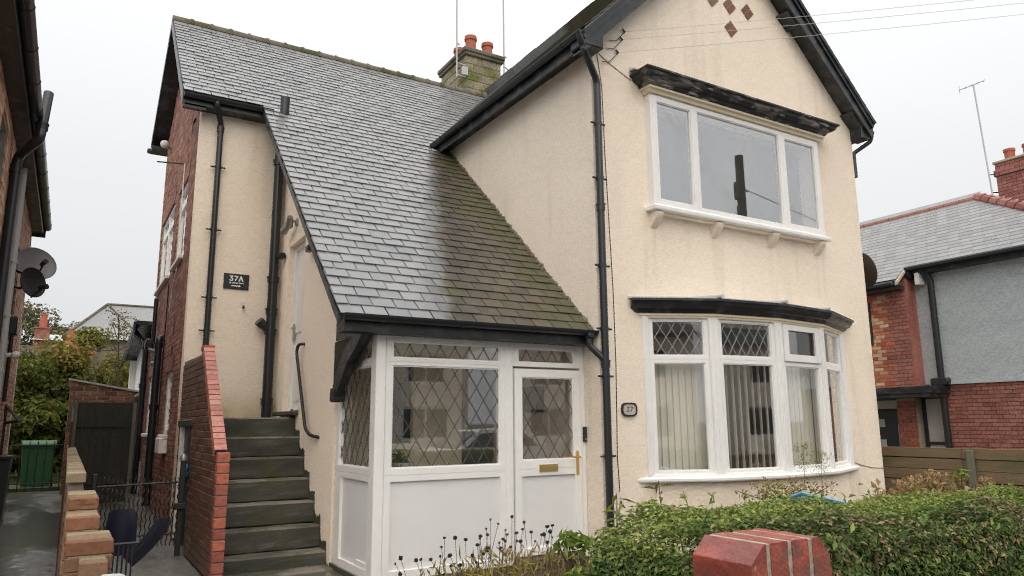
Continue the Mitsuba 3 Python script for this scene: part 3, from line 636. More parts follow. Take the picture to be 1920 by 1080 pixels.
# ---- side door of the upper flat
sd = numbered(house + '__door'); labels[sd] = {'label': 'white side door of the upper flat at the top of the steps'}
put('leaf', [box(XS + .12, XS + .16, 10.23, 11.12, 1.82, 4.29, .006), box(XS + .105, XS + .122, 10.36, 10.98, 2.95, 3.95, .01), box(XS + .105, XS + .122, 10.36, 10.98, 1.95, 2.75, .01)], 'upvc_white', sd)
put('frame', [box(XS + .08, XS + .155, 11.05, 11.13, 1.8, 4.30, .006), box(XS + .08, XS + .155, 10.22, 10.29, 1.8, 4.30, .006), box(XS + .08, XS + .155, 10.29, 11.05, 4.23, 4.30, .006)], 'upvc_white', sd)
put('handle', [box(XS + .05, XS + .11, 11.0, 11.03, 3.02, 3.05), box(XS + .08, XS + .10, 10.98, 11.04, 2.85, 3.1)], 'steel_grey', sd)
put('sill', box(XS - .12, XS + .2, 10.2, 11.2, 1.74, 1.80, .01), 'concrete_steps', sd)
# bracket and cheek boards under the porch eaves end
put('eaves_bracket', [prism(Polygon([(7.18, 2.57), (7.3, 2.60), (7.55, 2.42), (7.8, 2.30), (8.05, 2.06), (8.22, 1.92), (8.34, 1.94), (8.2, 2.14), (7.95, 2.40), (7.68, 2.52), (7.4, 2.68), (7.18, 2.68)]).buffer(.012), 'x', 2.57, 2.66), box(2.56, 2.70, 8.2, 8.36, 1.86, 2.02, .015)], 'black_paint', house)
put('cheek_board', prism([(7.16, 2.58), (8.45, 2.58), (8.45, roofz(8.45) - .16), (7.16, roofz(7.16) - .1)], 'x', 2.64, 2.66), 'black_paint', house)
put('cheek_board', prism([(7.75, 2.25), (8.40, 1.98), (8.56, 1.98), (8.56, 2.575), (7.3, 2.575)], 'x', 2.662, 2.69), 'black_wood', house)
# extension at the back
exk = numbered(house + '__extension')
ext_w = sbox(YG + .01, 0, 20.2, 3.45)
put('wall', prism(ext_w, 'x', 1.36, 1.6), 'mortar', exk)
ms, uvs = [], []
for (u0, v0, u1, v1) in brick_course(YG + .02, 18.6, .9, 3.42, clip=ext_w.buffer(-.001)): ms.append(box(1.345, 1.4, u0, u1, v0, v1)); uvs.append((rnd.random(), .5))
stuff_pieces('brick', ms, uvs, 'brick_red', exk)
put('white_wall', [box(1.335, 1.4, 18.62, 20.2, .2, 3.42), box(1.2, 1.4, 20.2, 20.4, 0.2, 3.2)], 'white_paint', exk)
put('grey_plinth', box(1.335, 1.39, YG + .01, 18.6, 0.1, .9), 'render_grey', exk)
put('roof', [prism([(YG, 3.72), (20.45, 3.22), (20.45, 3.28), (YG, 3.80)], 'x', 1.05, 4)], 'black_paint', exk)
put('verge_board', prism([(YG, 3.58), (20.45, 3.08), (20.45, 3.26), (YG, 3.78)], 'x', 1.01, 1.05), 'black_paint', exk)
MG2 = MX(1.352, 0, -1)
put('sill_block', box(1.26, 1.42, 12.95, 13.5, 1.18, 1.42, .01), 'white_paint', house)
downpipe('black downpipe on the back extension', [(1.06, 17.5, 3.62), (1.2, 17.3, 3.4), (1.28, 17.2, 3.2), (1.28, 17.2, .25)], .06, [(1.28, 17.2, 2.4), (1.28, 17.2, 3.25)])
downpipe('thick black waste pipe on the brick gable wall', [(1.36, 14.65, 3.2), (1.29, 14.6, 3.15), (1.29, 14.6, 2.2), (1.29, 14.6, .25)], .062, [(1.29, 14.6, 3.0), (1.29, 14.6, 1.9)])
puts('hopper', [box(1.2, 1.36, 16.3, 16.6, 3.12, 3.35, .03), tube([(1.28, 16.45, 3.15), (1.29, 14.7, 2.95)], .035, 10), tube([(1.30, 15.9, 4.1), (1.30, 15.9, 3.2)], .04, 10), tube([(1.34, 14.2, 4.15), (1.34, 14.2, 1.6)], .012, 6)], 'black_plastic', house, smooth=40)
put('vent_pipe', [tube([(1.36, 15.0, 2.75), (1.22, 15.0, 2.75)], .045, 10)], 'steel_grey', house, smooth=40)
puts('air_brick', [box(XG - .012, XG + .02, 13.1, 13.25, 3.1, 3.3), box(XG - .012, XG + .02, 13.15, 13.32, 2.72, 2.9), box(XG - .01, XG + .02, 12.6, 12.75, 6.45, 6.6), box(XG - .03, XG + .02, 12.3, 12.5, 6.55, 6.57)], 'dark_inside', house)
put('conduit', [tube([(XG - .02, 13.3, 6.1), (XG - .02, 13.35, 4.2), (XG - .02, 13.8, 3.9), (XG - .02, 14.0, 3.6)], .012, 6)], 'white_paint', house)

# ------------------------------------------------------------------ the porch
porch = thing('porch', 'white plastic glazed porch with diamond leaded panes under the low eaves of the slate roof', 'porch')
MPf = np.eye(4); MPf[1, 3] = YP
ZB = .06
put('corner_post', [box(2.72, 2.83, YP - .012, YP + .11, ZB, 2.545, .012)], 'upvc_white', porch)
uwin(porch, MPf, 2.832, 4.29, 1.085, 2.262, fw=(.073, .066, .073, .036), lattice='lead_black', dw=.182, dh=.285, lr=.0037)
uwin(porch, MPf, 2.832, 4.29, 2.264, 2.545, fw=(.073, .038, .073, .066), lattice='lead_black', dw=.182, dh=.285, lr=.0037)
put('frame', prism(sbox(2.832, ZB, 4.29, 1.083).difference(sbox(2.905, ZB + .08, 4.215, 1.02)), 'y', YP, YP + .07), 'upvc_white', porch)
put('panel', box(2.90, 4.22, YP + .03, YP + .05, ZB + .07, 1.03), 'upvc_panel', porch)
put('mullion', [box(4.292, 4.388, YP - .008, YP + .08, ZB, 2.545, .008), box(4.335, 4.345, YP - .014, YP, ZB, 2.54)], 'upvc_white', porch)
uwin(porch, MPf, 4.39, 5.345, 2.264, 2.545, fw=(.075, .045, .075, .066), lattice='lead_black', dw=.182, dh=.285, lr=.0037)
put('end_post', box(5.347, XW - .004, YP - .006, YP + .08, ZB, 2.545, .008), 'upvc_white', porch)
door = numbered(porch + '__door'); labels[door] = {'label': 'white half glazed front door with brass handle and letterbox'}
uwin(door, MPf @ trimesh.transformations.translation_matrix([0, -.014, 0]), 4.405, 5.335, 1.09, 2.235, fw=.095, lattice='lead_black', dw=.182, dh=.285, lr=.0037, name='leaf')
put('leaf', prism(sbox(4.405, .14, 5.335, 1.088).difference(sbox(4.495, .22, 5.235, 1.01)), 'y', YP - .014, YP + .05), 'upvc_white', door)
put('panel', box(4.49, 5.24, YP + .018, YP + .03, .2, 1.02), 'upvc_panel', door)
put('letterbox', [box(4.725, 4.985, YP - .026, YP - .012, 1.05, 1.135, .006), box(4.745, 4.965, YP - .034, YP - .026, 1.068, 1.122, .006)], 'brass', door)
put('handle', [box(5.252, 5.290, YP - .028, YP - .012, 1.00, 1.28, .01), tube([(5.271, YP - .028, 1.205), (5.271, YP - .075, 1.205), (5.16, YP - .08, 1.21)], .011, 8)], 'brass', door, smooth=40)
MPs = MX(2.731, 0, -1)
uwin(porch, MPs, -8.57, -7.415, 1.085, 2.262, fw=(.075, .066, .06, .036), lattice='lead_black', dw=.182, dh=.285, lr=.0037)
uwin(porch, MPs, -8.57, -7.415, 2.264, 2.545, fw=(.075, .038, .06, .066), lattice='lead_black', dw=.182, dh=.285, lr=.0037)
put('frame', prism(sbox(7.415, ZB, 8.57, 1.083).difference(sbox(7.49, ZB + .08, 8.39, 1.02)), 'x', 2.731, 2.80), 'upvc_white', porch)
put('panel', box(2.76, 2.78, 7.48, 8.40, ZB + .07, 1.03), 'upvc_panel', porch)
put('vent_grille', [box(2.75, 2.765, 7.55, 7.85, .14, .20)] + [box(2.742, 2.755, 7.56, 7.84, .143 + .016 * i, .150 + .016 * i) for i in range(4)], 'upvc_white', porch)
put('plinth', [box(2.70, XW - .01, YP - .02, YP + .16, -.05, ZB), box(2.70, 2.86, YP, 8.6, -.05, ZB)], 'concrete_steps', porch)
put('porch_floor', box(2.8, XW, YP + .1, 9.3, .02, .10), 'plaque_face', porch)
put('ceiling', box(2.75, XW, YP + .08, 9.05, 2.56, 2.59), 'white_paint', porch)
put('inner_wall', prism(sbox(2.75, 0, XW, 3.6).difference(sbox(4.62, .1, 5.16, 2.42)).difference(sbox(3.38, 1.36, 3.90, 2.36)), 'y', 9.05, 9.2), 'pale_wall', porch)
put('inner_door', [box(4.62, 5.16, 9.12, 9.16, .1, 2.42), box(4.70, 5.08, 9.10, 9.12, 1.3, 2.2), box(4.70, 5.08, 9.10, 9.12, .3, 1.1)], 'door_grey', porch)
put('inner_window', [box(3.38, 3.90, 9.13, 9.15, 1.36, 2.36)], 'dark_glass', porch)
put('inner_sill', [box(3.3, 4.0, 8.98, 9.06, 1.29, 1.34)], 'white_paint', porch)
put('picture_frame', [box(5.385, 5.41, 8.2, 8.8, 1.75, 2.1)], 'dark_inside', porch)
# potted plant inside
pp = thing('potted_plant', 'dark drooping potted plant inside the porch behind the big leaded pane', 'plant')
put('pot', lathe([(0, 0), (.08, 0), (.11, .18), (.09, .18), (0, .16)], 18, (3.12, 7.56, 1.02)), 'grey_plastic', pp, smooth=40)
put('stand', [box(3.0, 3.24, 7.48, 7.64, .98, 1.02), box(3.0, 3.03, 7.48, 7.64, .1, .98), box(3.21, 3.24, 7.48, 7.64, .1, .98)], 'white_paint', pp)

# ------------------------------------------------------------------ leaf helper
def leaves(P, N, length, width, fold=.25, r=None, up=.0, along=None):
    P = np.asarray(P, float); k = len(P); r = r or rng
    N = np.asarray(N, float) + r.normal(0, .45, (k, 3)); N /= np.linalg.norm(N, axis=1, keepdims=True)
    t = r.normal(0, 1, (k, 3)) if along is None else np.asarray(along, float) + r.normal(0, .35, (k, 3))
    t[:, 2] += up; t -= N * (t * N).sum(1, keepdims=True); t /= np.linalg.norm(t, axis=1, keepdims=True)
    b = np.cross(N, t); L = np.broadcast_to(length, (k,))[:, None]; W = np.broadcast_to(width, (k,))[:, None]
    v = np.stack([P, P + t * L * .45 + b * W * .5 + N * W * fold, P + t * L * .45 - b * W * .5 + N * W * fold, P + t * L - N * L * .12], 1).reshape(-1, 3)
    i = np.arange(k)[:, None] * 4
    f = np.concatenate([i + [0, 3, 1], i + [0, 2, 3]], 0)
    return trimesh.Trimesh(v, f, process=False)
def leaf_uv(kind, k):
    return np.repeat(np.stack([np.clip(kind, 0, 1), rng.random(k)], -1), 4, 0)

# ------------------------------------------------------------------ steps to the upper flat, and their brick parapet
st = thing('staircase', 'worn dark concrete steps climbing between the brick parapet and the cream wall', 'steps')
RIS = .2565; zt = 1.712
def step_mesh(x0, x1, y0, y1, z0, z1, seed):
    nx = 24; m = box(x0, x1, y0, y1, z0, z1, .018)
    m = m.subdivide().subdivide().subdivide()
    v = m.vertices; nz = meshkit.fbm(v * 5 + seed, 3) - .5; v[:, 2] += nz * .02; v[:, 1] += (meshkit.fbm(v * 9 + seed + 9, 3) - .5) * .03
    return m
for i in range(8):
    z1 = zt - i * RIS; y0 = 10.344 - i * .271
    if z1 < .02: z1 = .02
    back = YR if i == 0 else y0 + .271 + .02
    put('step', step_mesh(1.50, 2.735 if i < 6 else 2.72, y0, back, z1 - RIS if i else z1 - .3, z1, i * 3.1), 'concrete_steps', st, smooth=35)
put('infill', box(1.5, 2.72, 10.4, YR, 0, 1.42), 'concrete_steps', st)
yy = np.arange(8.62, 10.62, .012); base = np.array([zt - max(0, math.ceil((10.344 - q) / .271)) * RIS for q in yy])
edge = base + .03 + .09 * meshkit.fbm(np.stack([yy * 9, yy * 0, yy * 0], -1), 4, 3) + .04 * meshkit.noise(np.stack([yy * 40, yy * 0, yy * 0], -1), 5)
edge = np.maximum(edge, np.convolve(np.pad(edge, 4, mode='edge'), np.ones(9) / 9, 'valid') - .02)
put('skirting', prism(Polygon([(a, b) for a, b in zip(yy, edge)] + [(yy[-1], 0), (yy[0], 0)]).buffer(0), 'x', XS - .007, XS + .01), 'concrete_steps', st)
par = thing('stair_parapet', 'tall dark red brick parapet wall with a bright pink raked brick coping beside the steps', 'wall')
pol = Polygon([(8.45, .02), (8.45, 1.27), (8.62, 1.27), (9.72, 2.37), (9.80, 2.50), (YR - .02, 2.53), (YR - .02, .02)])
hole = sbox(10.46, .0, 11.42, 1.60)
put('core', prism(pol.difference(hole).buffer(-.006), 'x', 1.395, 1.488), 'mortar', par)
k = 0
for (u0, v0, u1, v1) in brick_course(8.445, YR - .02, .03, 2.55, L=.265, H=.0845, j=.010, clip=pol.difference(hole.buffer(.04))):
    z = rnd.uniform(-.003, .003)
    piece('brick', box(1.382 + z, 1.40, u0, u1, v0, v1, .004), 'brick_brown', par, (rnd.random(), rnd.random()))
ms, uvs = [], []
for (u0, v0, u1, v1) in brick_course(8.5, YR - .02, .03, 2.4, L=.265, H=.0845, j=.01, clip=pol.difference(hole.buffer(.04))):
    ms.append(box(1.484, 1.496, u0, u1, v0, v1)); uvs.append((rnd.random(), .5))
stuff_pieces('brick', ms, uvs, 'brick_red', par)
for i in range(12):     # pier of bright bricks
    z0 = 1.33 - (i + 1) * .1115
    piece('pier_brick', box(1.384, 1.508 + rnd.uniform(-.003, .003), 8.33 + rnd.uniform(-.004, .004), 8.44, z0 + .006, z0 + .106, .006), 'brick_bright', par, (rnd.random(), rnd.random()))
put('pier_joints', box(1.39, 1.50, 8.345, 8.44, .0, 1.325), 'mortar', par)
a, b = np.array([8.51, 1.345]), np.array([9.78, 2.575])
d = (b - a) / np.linalg.norm(b - a); nrm = np.array([-d[1], d[0]]); n = 20; L = np.linalg.norm(b - a) / n
for i in range(n):
    p, q = a + d * (L * i + .004), a + d * (L * (i + 1) - .005); o = rnd.uniform(-.003, .004)
    qd = Polygon([p + nrm * (.005 + o), q + nrm * (.005 + o), q - nrm * .10, p - nrm * .10]).buffer(-.004).buffer(.004)
    piece('coping_brick', prism(qd, 'x', 1.378, 1.505 + rnd.uniform(-.003, .003)), 'brick_pink', par, (rnd.random(), rnd.random()))
put('coping_joints', prism(Polygon([a + nrm * 0, b, b - nrm * .1, a - nrm * .1]), 'x', 1.386, 1.497), 'dark_inside', par)
piece('coping_brick', box(1.376, 1.508, 9.765, 9.99, 2.535, 2.60, .006), 'brick_bright', par, (.1, .2))
put('door_lintel', box(1.36, 1.48, 10.3, 11.6, 1.60, 1.69, .01), 'concrete_steps', par)
put('reveal', [box(1.372, 1.49, 11.36, 11.43, .1, 1.60)], 'white_paint', par)
put('store_door', [box(1.43, 1.47, 10.5, 11.38, .15, 1.58), box(1.36, 1.46, 10.455, 10.53, .12, 1.60)], 'door_dark', par)
hr = thing('handrail', 'black bent metal handrail fixed to the cream wall above the steps', 'handrail')
put('rail', tube(bend([(XS + .01, 10.02, 2.70), (XS - .075, 10.06, 2.70), (XS - .085, 10.12, 2.60), (XS - .085, 9.52, 1.56), (XS - .07, 9.36, 1.48), (XS + .01, 9.17, 1.45)], .07), .021, 10), 'iron', hr, smooth=40)
put('wall_plate', [lathe([(0, 0), (.04, 0), (.04, .006), (0, .006)], 16)], 'iron', hr) if False else None

# ------------------------------------------------------------------ fittings on the walls
sg = thing('number_sign', 'dark slate number sign reading 37A with a street name and an arrow', 'sign')
put('board', box(1.852, 2.222, YR - .035, YR - .012, 3.665, 3.905, .004), 'sign_slate', sg)
def letter(txt, h, x, z, y, bold=False, sx=1.0):
    m = meshkit.text_mesh(txt, h, .003, bold); v = m.vertices.copy(); v[:, 0] *= sx
    w = np.stack([x + v[:, 0], y - v[:, 2], z + v[:, 1]], -1)
    return trimesh.Trimesh(w, m.faces, process=False)
t1 = letter('37A', .078, 0, 0, 0, True); w1 = t1.vertices[:, 0].max()
t1.apply_translation([2.032 - w1 / 2, YR - .035, 3.792])
t2 = letter('St James Road', .022, 0, 0, 0, True); w2 = t2.vertices[:, 0].max(); t2.apply_translation([2.037 - w2 / 2, YR - .035, 3.752])
arrow = prism(unary_union([sbox(1.96, 3.708, 2.08, 3.722), Polygon([(2.075, 3.698), (2.105, 3.715), (2.075, 3.732)])]), 'y', YR - .038, YR - .035)
put('lettering', [t1, t2, arrow], 'sign_white', sg)
pq = thing('number_plaque', 'small oval edged grey plaque numbered 37 beside the front downpipe', 'sign')
def oval(cx, cz, w, h): return Polygon([(cx + w / 2 * math.copysign(abs(math.cos(t)) ** .55, math.cos(t)), cz + h / 2 * math.copysign(abs(math.sin(t)) ** .75, math.sin(t))) for t in np.linspace(0, 2 * math.pi, 48)[:-1]])
put('rim', prism(oval(5.838, 1.762, .235, .165).difference(oval(5.838, 1.762, .20, .13)), 'y', YF - .032, YF), 'iron', pq)
put('face', prism(oval(5.838, 1.762, .206, .136), 'y', YF - .022, YF), 'plaque_face', pq)
t3 = letter('37', .06, 0, 0, 0); t3.apply_translation([5.838 - t3.vertices[:, 0].max() / 2, YF - .022, 1.732]); put('lettering', t3, 'iron', pq)
bellk = thing('doorbell', 'slim dark video doorbell on the frame right of the front door', 'doorbell')
put('case', box(5.362, 5.412, YP - .036, YP - .006, 1.38, 1.56, .008), 'black_plastic', bellk); put('lens', box(5.372, 5.402, YP - .04, YP - .035, 1.47, 1.54, .002), 'dark_glass', bellk); put('button', lathe([(0, 0), (.011, 0), (.011, .004), (0, .004)], 16), 'steel_grey', bellk); scene[bellk + '__button']['to_world'] = T().translate([5.387, YP - .036, 1.415]).rotate([1, 0, 0], 90)
def lamp(name, label, y, z):
    k = thing(name, label, 'lamp')
    put('base', box(XS - .03, XS, y - .05, y + .05, z - .05, z + .05, .008), 'steel_grey', k)
    put('arm', tube([(XS - .02, y, z), (XS - .10, y + .02, z + .02)], .018, 8), 'steel_grey', k, smooth=40)
    put('head', tube([(XS - .10, y + .12, z - .05), (XS - .12, y - .02, z + .06)], [.06, .045], 12), 'steel_grey', k, smooth=40)
    put('second_head', tube([(XS - .10, y + .16, z - .04), (XS - .13, y + .30, z - .09)], [.035, .06], 12), 'steel_grey', k, smooth=40)
    return k
lamp('wall_lamp', 'small grey twin wall lamp high on the cream wall over the side door', 10.72, 4.60)
for (y, z, lab) in ((11.35, 4.20, 'small black box light beside the soil pipe on the cream wall'), (9.75, 3.98, 'small black box light under the slate verge right of the side door')):
    k = thing('box_light', lab, 'lamp'); put('case', box(XS - .11, XS - .02, y - .07, y + .07, z - .045, z + .045, .012), 'black_plastic', k); put('stem', box(XS - .03, XS, y - .02, y + .02, z - .02, z + .02), 'black_plastic', k)
sc_ = thing('security_camera', 'white dome security lamp on the brick gable near the back eaves', 'camera')
put('mount', tube([(XG, 16.3, 7.42), (XG - .1, 16.25, 7.42)], .05, 10), 'grey_plastic', sc_, smooth=40); put('dome', ico(.085, (XG - .14, 16.2, 7.44), 3), 'net_cloth', sc_, smooth=True)
rod = thing('wire_bracket', 'thin iron rod sticking out of the brick gable', 'bracket'); put('rod', tube([(XG, 13.6, 6.2), (XG - .42, 13.8, 6.23)], .013, 8), 'iron', rod, smooth=40)
def dish(label, c, R, aim, arm_from, col='steel_grey', lnb=True):
    k = thing('satellite_dish', label, 'satellite dish', None)
    prof = [(r, .28 * r * r / R) for r in np.linspace(0, R, 9)] + [(R * 1.01, .28 * R + .012), (R * .97, .28 * R + .014)] + [(r, .28 * r * r / R + .014) for r in np.linspace(R * .95, 0, 9)]
    m = lathe(prof, 30); m.vertices[:, 1] *= 1.08
    aim = np.array(aim, float); aim /= np.linalg.norm(aim)
    M = trimesh.geometry.align_vectors([0, 0, 1], aim); M[:3, 3] = c
    put('reflector', xf(m, M), col, k, smooth=40)
    f = np.array(c) + aim * R * 1.15 + np.array([0, 0, -.1])
    if lnb:
        put('feed_arm', tube([np.array(c) + [0, 0, -R * 1.0] + aim * R * .25, f], .014, 8), 'iron', k, smooth=40)
        put('receiver', tube([f - aim * .09, f + aim * .05], [.03, .042], 12), 'iron', k, smooth=40)
    put('bracket', [tube(bend([arm_from, np.array(arm_from) + [.12, 0, -.05], np.array(c) - aim * .08], .04), .02, 8), box(arm_from[0] - .01, arm_from[0] + .02, arm_from[1] - .06, arm_from[1] + .06, arm_from[2] - .12, arm_from[2] + .12)], 'iron', k, smooth=40)
    return k
dish('grey satellite dish upper of the two on the left brick house', (-.70, 14.0, 4.20), .29, (.45, -.8, .35), (-.95, 14.1, 4.12), 'dish_grey')
dish('lower dark satellite dish on the left brick house', (-.72, 13.7, 3.86), .24, (.75, -.6, .1), (-.95, 13.8, 3.82), 'iron')
dish('brown satellite dish on the right corner of the cream house', (11.12, 7.25, 4.06), .30, (.9, -.4, .3), (XR, 7.4, 4.0), 'stalk_dark', False)

# ------------------------------------------------------------------ wires and aerials
POLE = np.array([16.9, -.8])
for i, (p, lab) in enumerate((((6.00, YF - .02, 6.80), 'topmost overhead wire from the gable'), ((5.95, YF - .02, 6.67), 'middle overhead wire from the gable'), ((5.87, YF - .02, 6.46), 'lowest overhead wire from the gable'))):
    k = thing('overhead_wire', lab + ' running out to the right', 'wire', None)
    e = np.array([POLE[0], POLE[1], 7.75 - .12 * i]); p = np.array(p)
    pts = [p + (e - p) * t + np.array([0, 0, -.5 * 4 * t * (1 - t) * .25]) for t in np.linspace(0, 1, 25)]
    put('line', tube(pts, .0026, 6), 'pale_metal', k); put('hook', [tube([p + [0, .03, 0], p, p + [-.05, -.01, .02]], .012, 6), tube([p, p + [-.16, .0, -.18], p + [-.28, .0, -.2]], .005, 5)], 'iron', k)
pol_ = thing('telegraph_pole', 'dark wooden telegraph pole standing by the road', 'pole')
put('shaft', tube([(POLE[0], POLE[1], -.1), (POLE[0], POLE[1], 9.6)], [.16, .125], 14), 'pole_wood', pol_, smooth=40)
put('fittings', [box(POLE[0] - .22, POLE[0] - .1, POLE[1] - .1, POLE[1] + .1, 8.2, 8.75, .02), tube([(POLE[0] - .3, POLE[1], 8.5), (POLE[0] + .3, POLE[1], 8.52)], .02, 6), box(POLE[0] - .2, POLE[0] - .08, POLE[1] - .05, POLE[1] + .07, 7.6, 8.0, .02)], 'iron', pol_)
put('line', tube([(POLE[0], POLE[1], 8.6), (30, -3, 7.9), (45, -6, 8.6)], .012, 6), 'iron', pol_)
for (x, y, z0, z1, lab) in ((7.375, 14.8, 9.9, 13.6, 'thin aerial mast strapped to the left face of the stone chimney'), (8.70, 14.78, 9.9, 13.6, 'thin aerial mast right of the stone chimney')):
    k = thing('aerial_mast', lab, 'aerial'); put('pole', tube([(x, y, z0), (x - .02, y, z1)], .02, 8), 'grey_plastic', k, smooth=40)
    puts('clamp', [tube([(x, y, z0 + .25), (x + .1, y + .02, z0 + .25)], .012, 6), tube([(x, y, z0 + .6), (x + .12, y + .02, z0 + .55)], .012, 6), tube([(x, y, z0 + .9), (x + .08, y + .02, z0 + .86)], .012, 6)], 'iron', k)

# ------------------------------------------------------------------ brick house on the left
lh = thing('brick_house', 'red brick house close on the left with black gutter and pipes along its side', 'house')
XL = -.95
lw = sbox(6.8, 0, 17.2, 5.62)
lholes = unary_union([sbox(13.9, 3.0, 14.7, 4.55), sbox(9.7, 3.3, 10.5, 5.2)])
put('wall', prism(lw.difference(lholes), 'x', XL - .3, XL - .012), 'mortar', lh)
puts('end_wall', [box(-7, XL - .3, 6.8, 7.05, 0, 5.6), box(-7, XL - .3, 16.95, 17.2, 0, 5.6)], 'brick_far', lh)
ms, uvs = [], []
for (u0, v0, u1, v1) in brick_course(6.8, 17.2, .0, 5.6, L=.25, H=.086, clip=lw.difference(lholes.buffer(.01))):
    ms.append(box(XL - .05, XL + .003 + rnd.uniform(-.003, .003), u0, u1, v0, v1)); uvs.append((rnd.random(), rnd.random()))
stuff_pieces('brick', ms, uvs, 'brick_left', lh)
put('corner_strip', box(XL - .02, XL + .012, 17.15, 17.24, 0, 3.6), 'white_paint', lh)
ML = np.eye(4); ML[:3, :3] = [[0, -1, 0], [1, 0, 0], [0, 0, 1]]; ML[:3, 3] = [XL - .09, 0, 0]
uwin(lh, ML, 13.9, 14.7, 3.0, 4.55, back='net_cloth', name='window_frame'); uwin(lh, ML, 9.7, 10.5, 3.3, 5.2, back='net_cloth', name='window_frame')
gutter('gutter', 6.6, 17.25, 'y', -.70, 5.62, .075, lh)
put('fascia', box(-.80, -.76, 6.6, 17.2, 5.45, 5.68), 'black_paint', lh)
put('soffit', box(-.96, -.76, 6.6, 17.2, 5.44, 5.47), 'black_paint', lh)
put('barge_end', box(-1.2, -.72, 17.2, 17.26, 5.40, 5.75), 'black_paint', lh)
put('roof', prism([(-.68, 5.66), (-4, 8.2), (-7.3, 5.66), (-7.3, 5.58), (-4, 8.1), (-.70, 5.58)], 'y', 6.55, 17.3), 'far_slate', lh)
downpipe('thick black pipe with a cranked open top on the left brick house', [(-.60, 10.95, 5.98), (-.63, 10.75, 5.26), (-.86, 11.2, 5.14), (-.88, 11.2, 5.0), (-.88, 11.2, .1)], .06, [(-.88, 11.2, 4.9), (-.625, 10.80, 5.4)], parent=lh)
downpipe('pale grey pipe on the left brick house', [(-.90, 12.75, 5.5), (-.90, 12.75, .1)], .05, mat_='grey_plastic', brackets=[(-.9, 12.75, 4.0), (-.9, 12.75, 3.2), (-.9, 12.75, 2.4)], bdir=(-1, 0, 0), parent=lh)
put('hopper_box', [box(-.95, -.78, 13.2, 13.5, 2.98, 3.26, .02), tube(bend([(-.88, 13.35, 3.1), (-.88, 13.9, 3.1), (-.88, 13.9, 2.0)], .05), .03, 8)], 'black_plastic', lh, smooth=40)
put('floodlight', [tube([(-.95, 13.6, 2.70), (-.80, 13.6, 2.70)], .035, 8), ico(.06, (-.78, 13.55, 2.70), 2)], 'white_paint', lh, smooth=40)
put('wall_bracket', [tube([(-.95, 15.4, 2.0), (-.72, 15.3, 1.72), (-.94, 15.4, 1.68)], .03, 8), tube([(-.94, 15.4, 1.95), (-.94, 15.4, .7)], .03, 8)], 'iron', lh, smooth=40)
puts('cable', [tube([(-.93, 13.0, 4.0), (-.92, 13.4, 3.6), (-.93, 13.2, 3.3), (-.93, 13.9, 3.0)], .008, 6), tube([(-.93, 12.2, 4.9), (-.9, 12.0, 5.3), (-.8, 11.8, 5.44)], .006, 6)], 'iron', lh)
bb = thing('black_bin', 'black bin half hidden at the left edge by the brick house', 'bin')
put('body', prism(Polygon([(-.95, 0), (-.62, 0), (-.58, 1.0), (-1.0, 1.0)]).buffer(.01), 'y', 13.6, 14.2), 'black_plastic', bb); scene[bb + '__body']['to_world'] = T().translate([-.12, 0, .12]); put('lid', box(-1.12, -.68, 13.55, 14.25, 1.13, 1.18, .02), 'black_plastic', bb)

# ------------------------------------------------------------------ stepped garden wall beside the drive
gw = thing('garden_wall', 'low orange brick garden wall stepping down beside the wet drive', 'wall')
put('core', box(.045, .145, 6.8, 17.5, -.05, 1.20), 'mortar', gw)
ms, uvs = [], []
for (u0, v0, u1, v1) in brick_course(6.8, 17.5, .02, 1.16, L=.235, H=.085): ms.append(box(.032, .06, u0, u1, v0, v1)); uvs.append((rnd.random(), .3))
for (u0, v0, u1, v1) in brick_course(6.8, 17.5, .02, 1.16, L=.235, H=.085): ms.append(box(.13, .158, u0, u1, v0, v1)); uvs.append((rnd.random(), .3))
stuff_pieces('brick', ms, uvs, 'brick_brown', gw)
y = 6.75
while y < 13:
    piece('coping_brick', box(.028, .162, y, y + .225, 1.175, 1.25, .006), 'brick_tan', gw, (rnd.random(), .5)); y += .235
put('coping_end', box(.03, .16, 13, 17.5, 1.175, 1.25), 'brick_tan', gw)
def worn(m, amp=.004):
    m = m.subdivide_to_size(.035); m.merge_vertices(); v = m.vertices; c = v.mean(0)
    d = (v - c) / np.linalg.norm(v - c, axis=1, keepdims=True)
    m.vertices = v + d * ((meshkit.fbm(v * 18, 3) - .5) * 2 * amp - np.clip(meshkit.noise(v * 30, 3) - .75, 0, 1) * .03)[:, None]; return m
lv = [(6.0, 6.76, 1.118, .05, .236), (5.56, 6.02, 1.035, .045, .235), (5.08, 5.58, .948, .055, .298), (4.85, 5.12, .862, .125, .265), (4.4, 4.9, .78, .06, .33)]
for (ya, yb, zt_, xa, xb) in lv:
    for r in range(4):
        z1 = zt_ - r * .088
        w = (xb - xa)
        piece('brick', worn(box(xa + rnd.uniform(-.004, .004), xb, ya, ya + .105, z1 - .08, z1, .006)), 'brick_orange', gw, (rnd.random(), rnd.random()))
        yy = ya + .115
        while yy < yb - .03:
            piece('brick', worn(box(xa, xb - .004, yy, min(yy + .22, yb), z1 - .08, z1 - rnd.uniform(0, .003), .006)), 'brick_tan' if r == 0 else 'brick_orange', gw, (rnd.random(), rnd.random())); yy += .23
    put('mortar_bed', [box(xa + .01, xb - .01, ya + .012, yb, zt_ - .36, zt_ - .006), box(xa + .015, xb - .015, ya + .014, yb, -.05, zt_ - .36)], 'mortar_pale', gw)
bag = thing('crumpled_bag', 'crumpled white plastic bag on the bottom of the stepped garden wall', 'bag')
m = ico(.075, (0, 0, 0), 4, (1.4, 1.0, .5)); nz = meshkit.fbm(m.vertices * 22, 3)[:, None]; m.vertices *= .55 + .5 * nz; m.apply_translation([.27, 4.62, .80]); put('film', m, 'grey_plastic', bag)

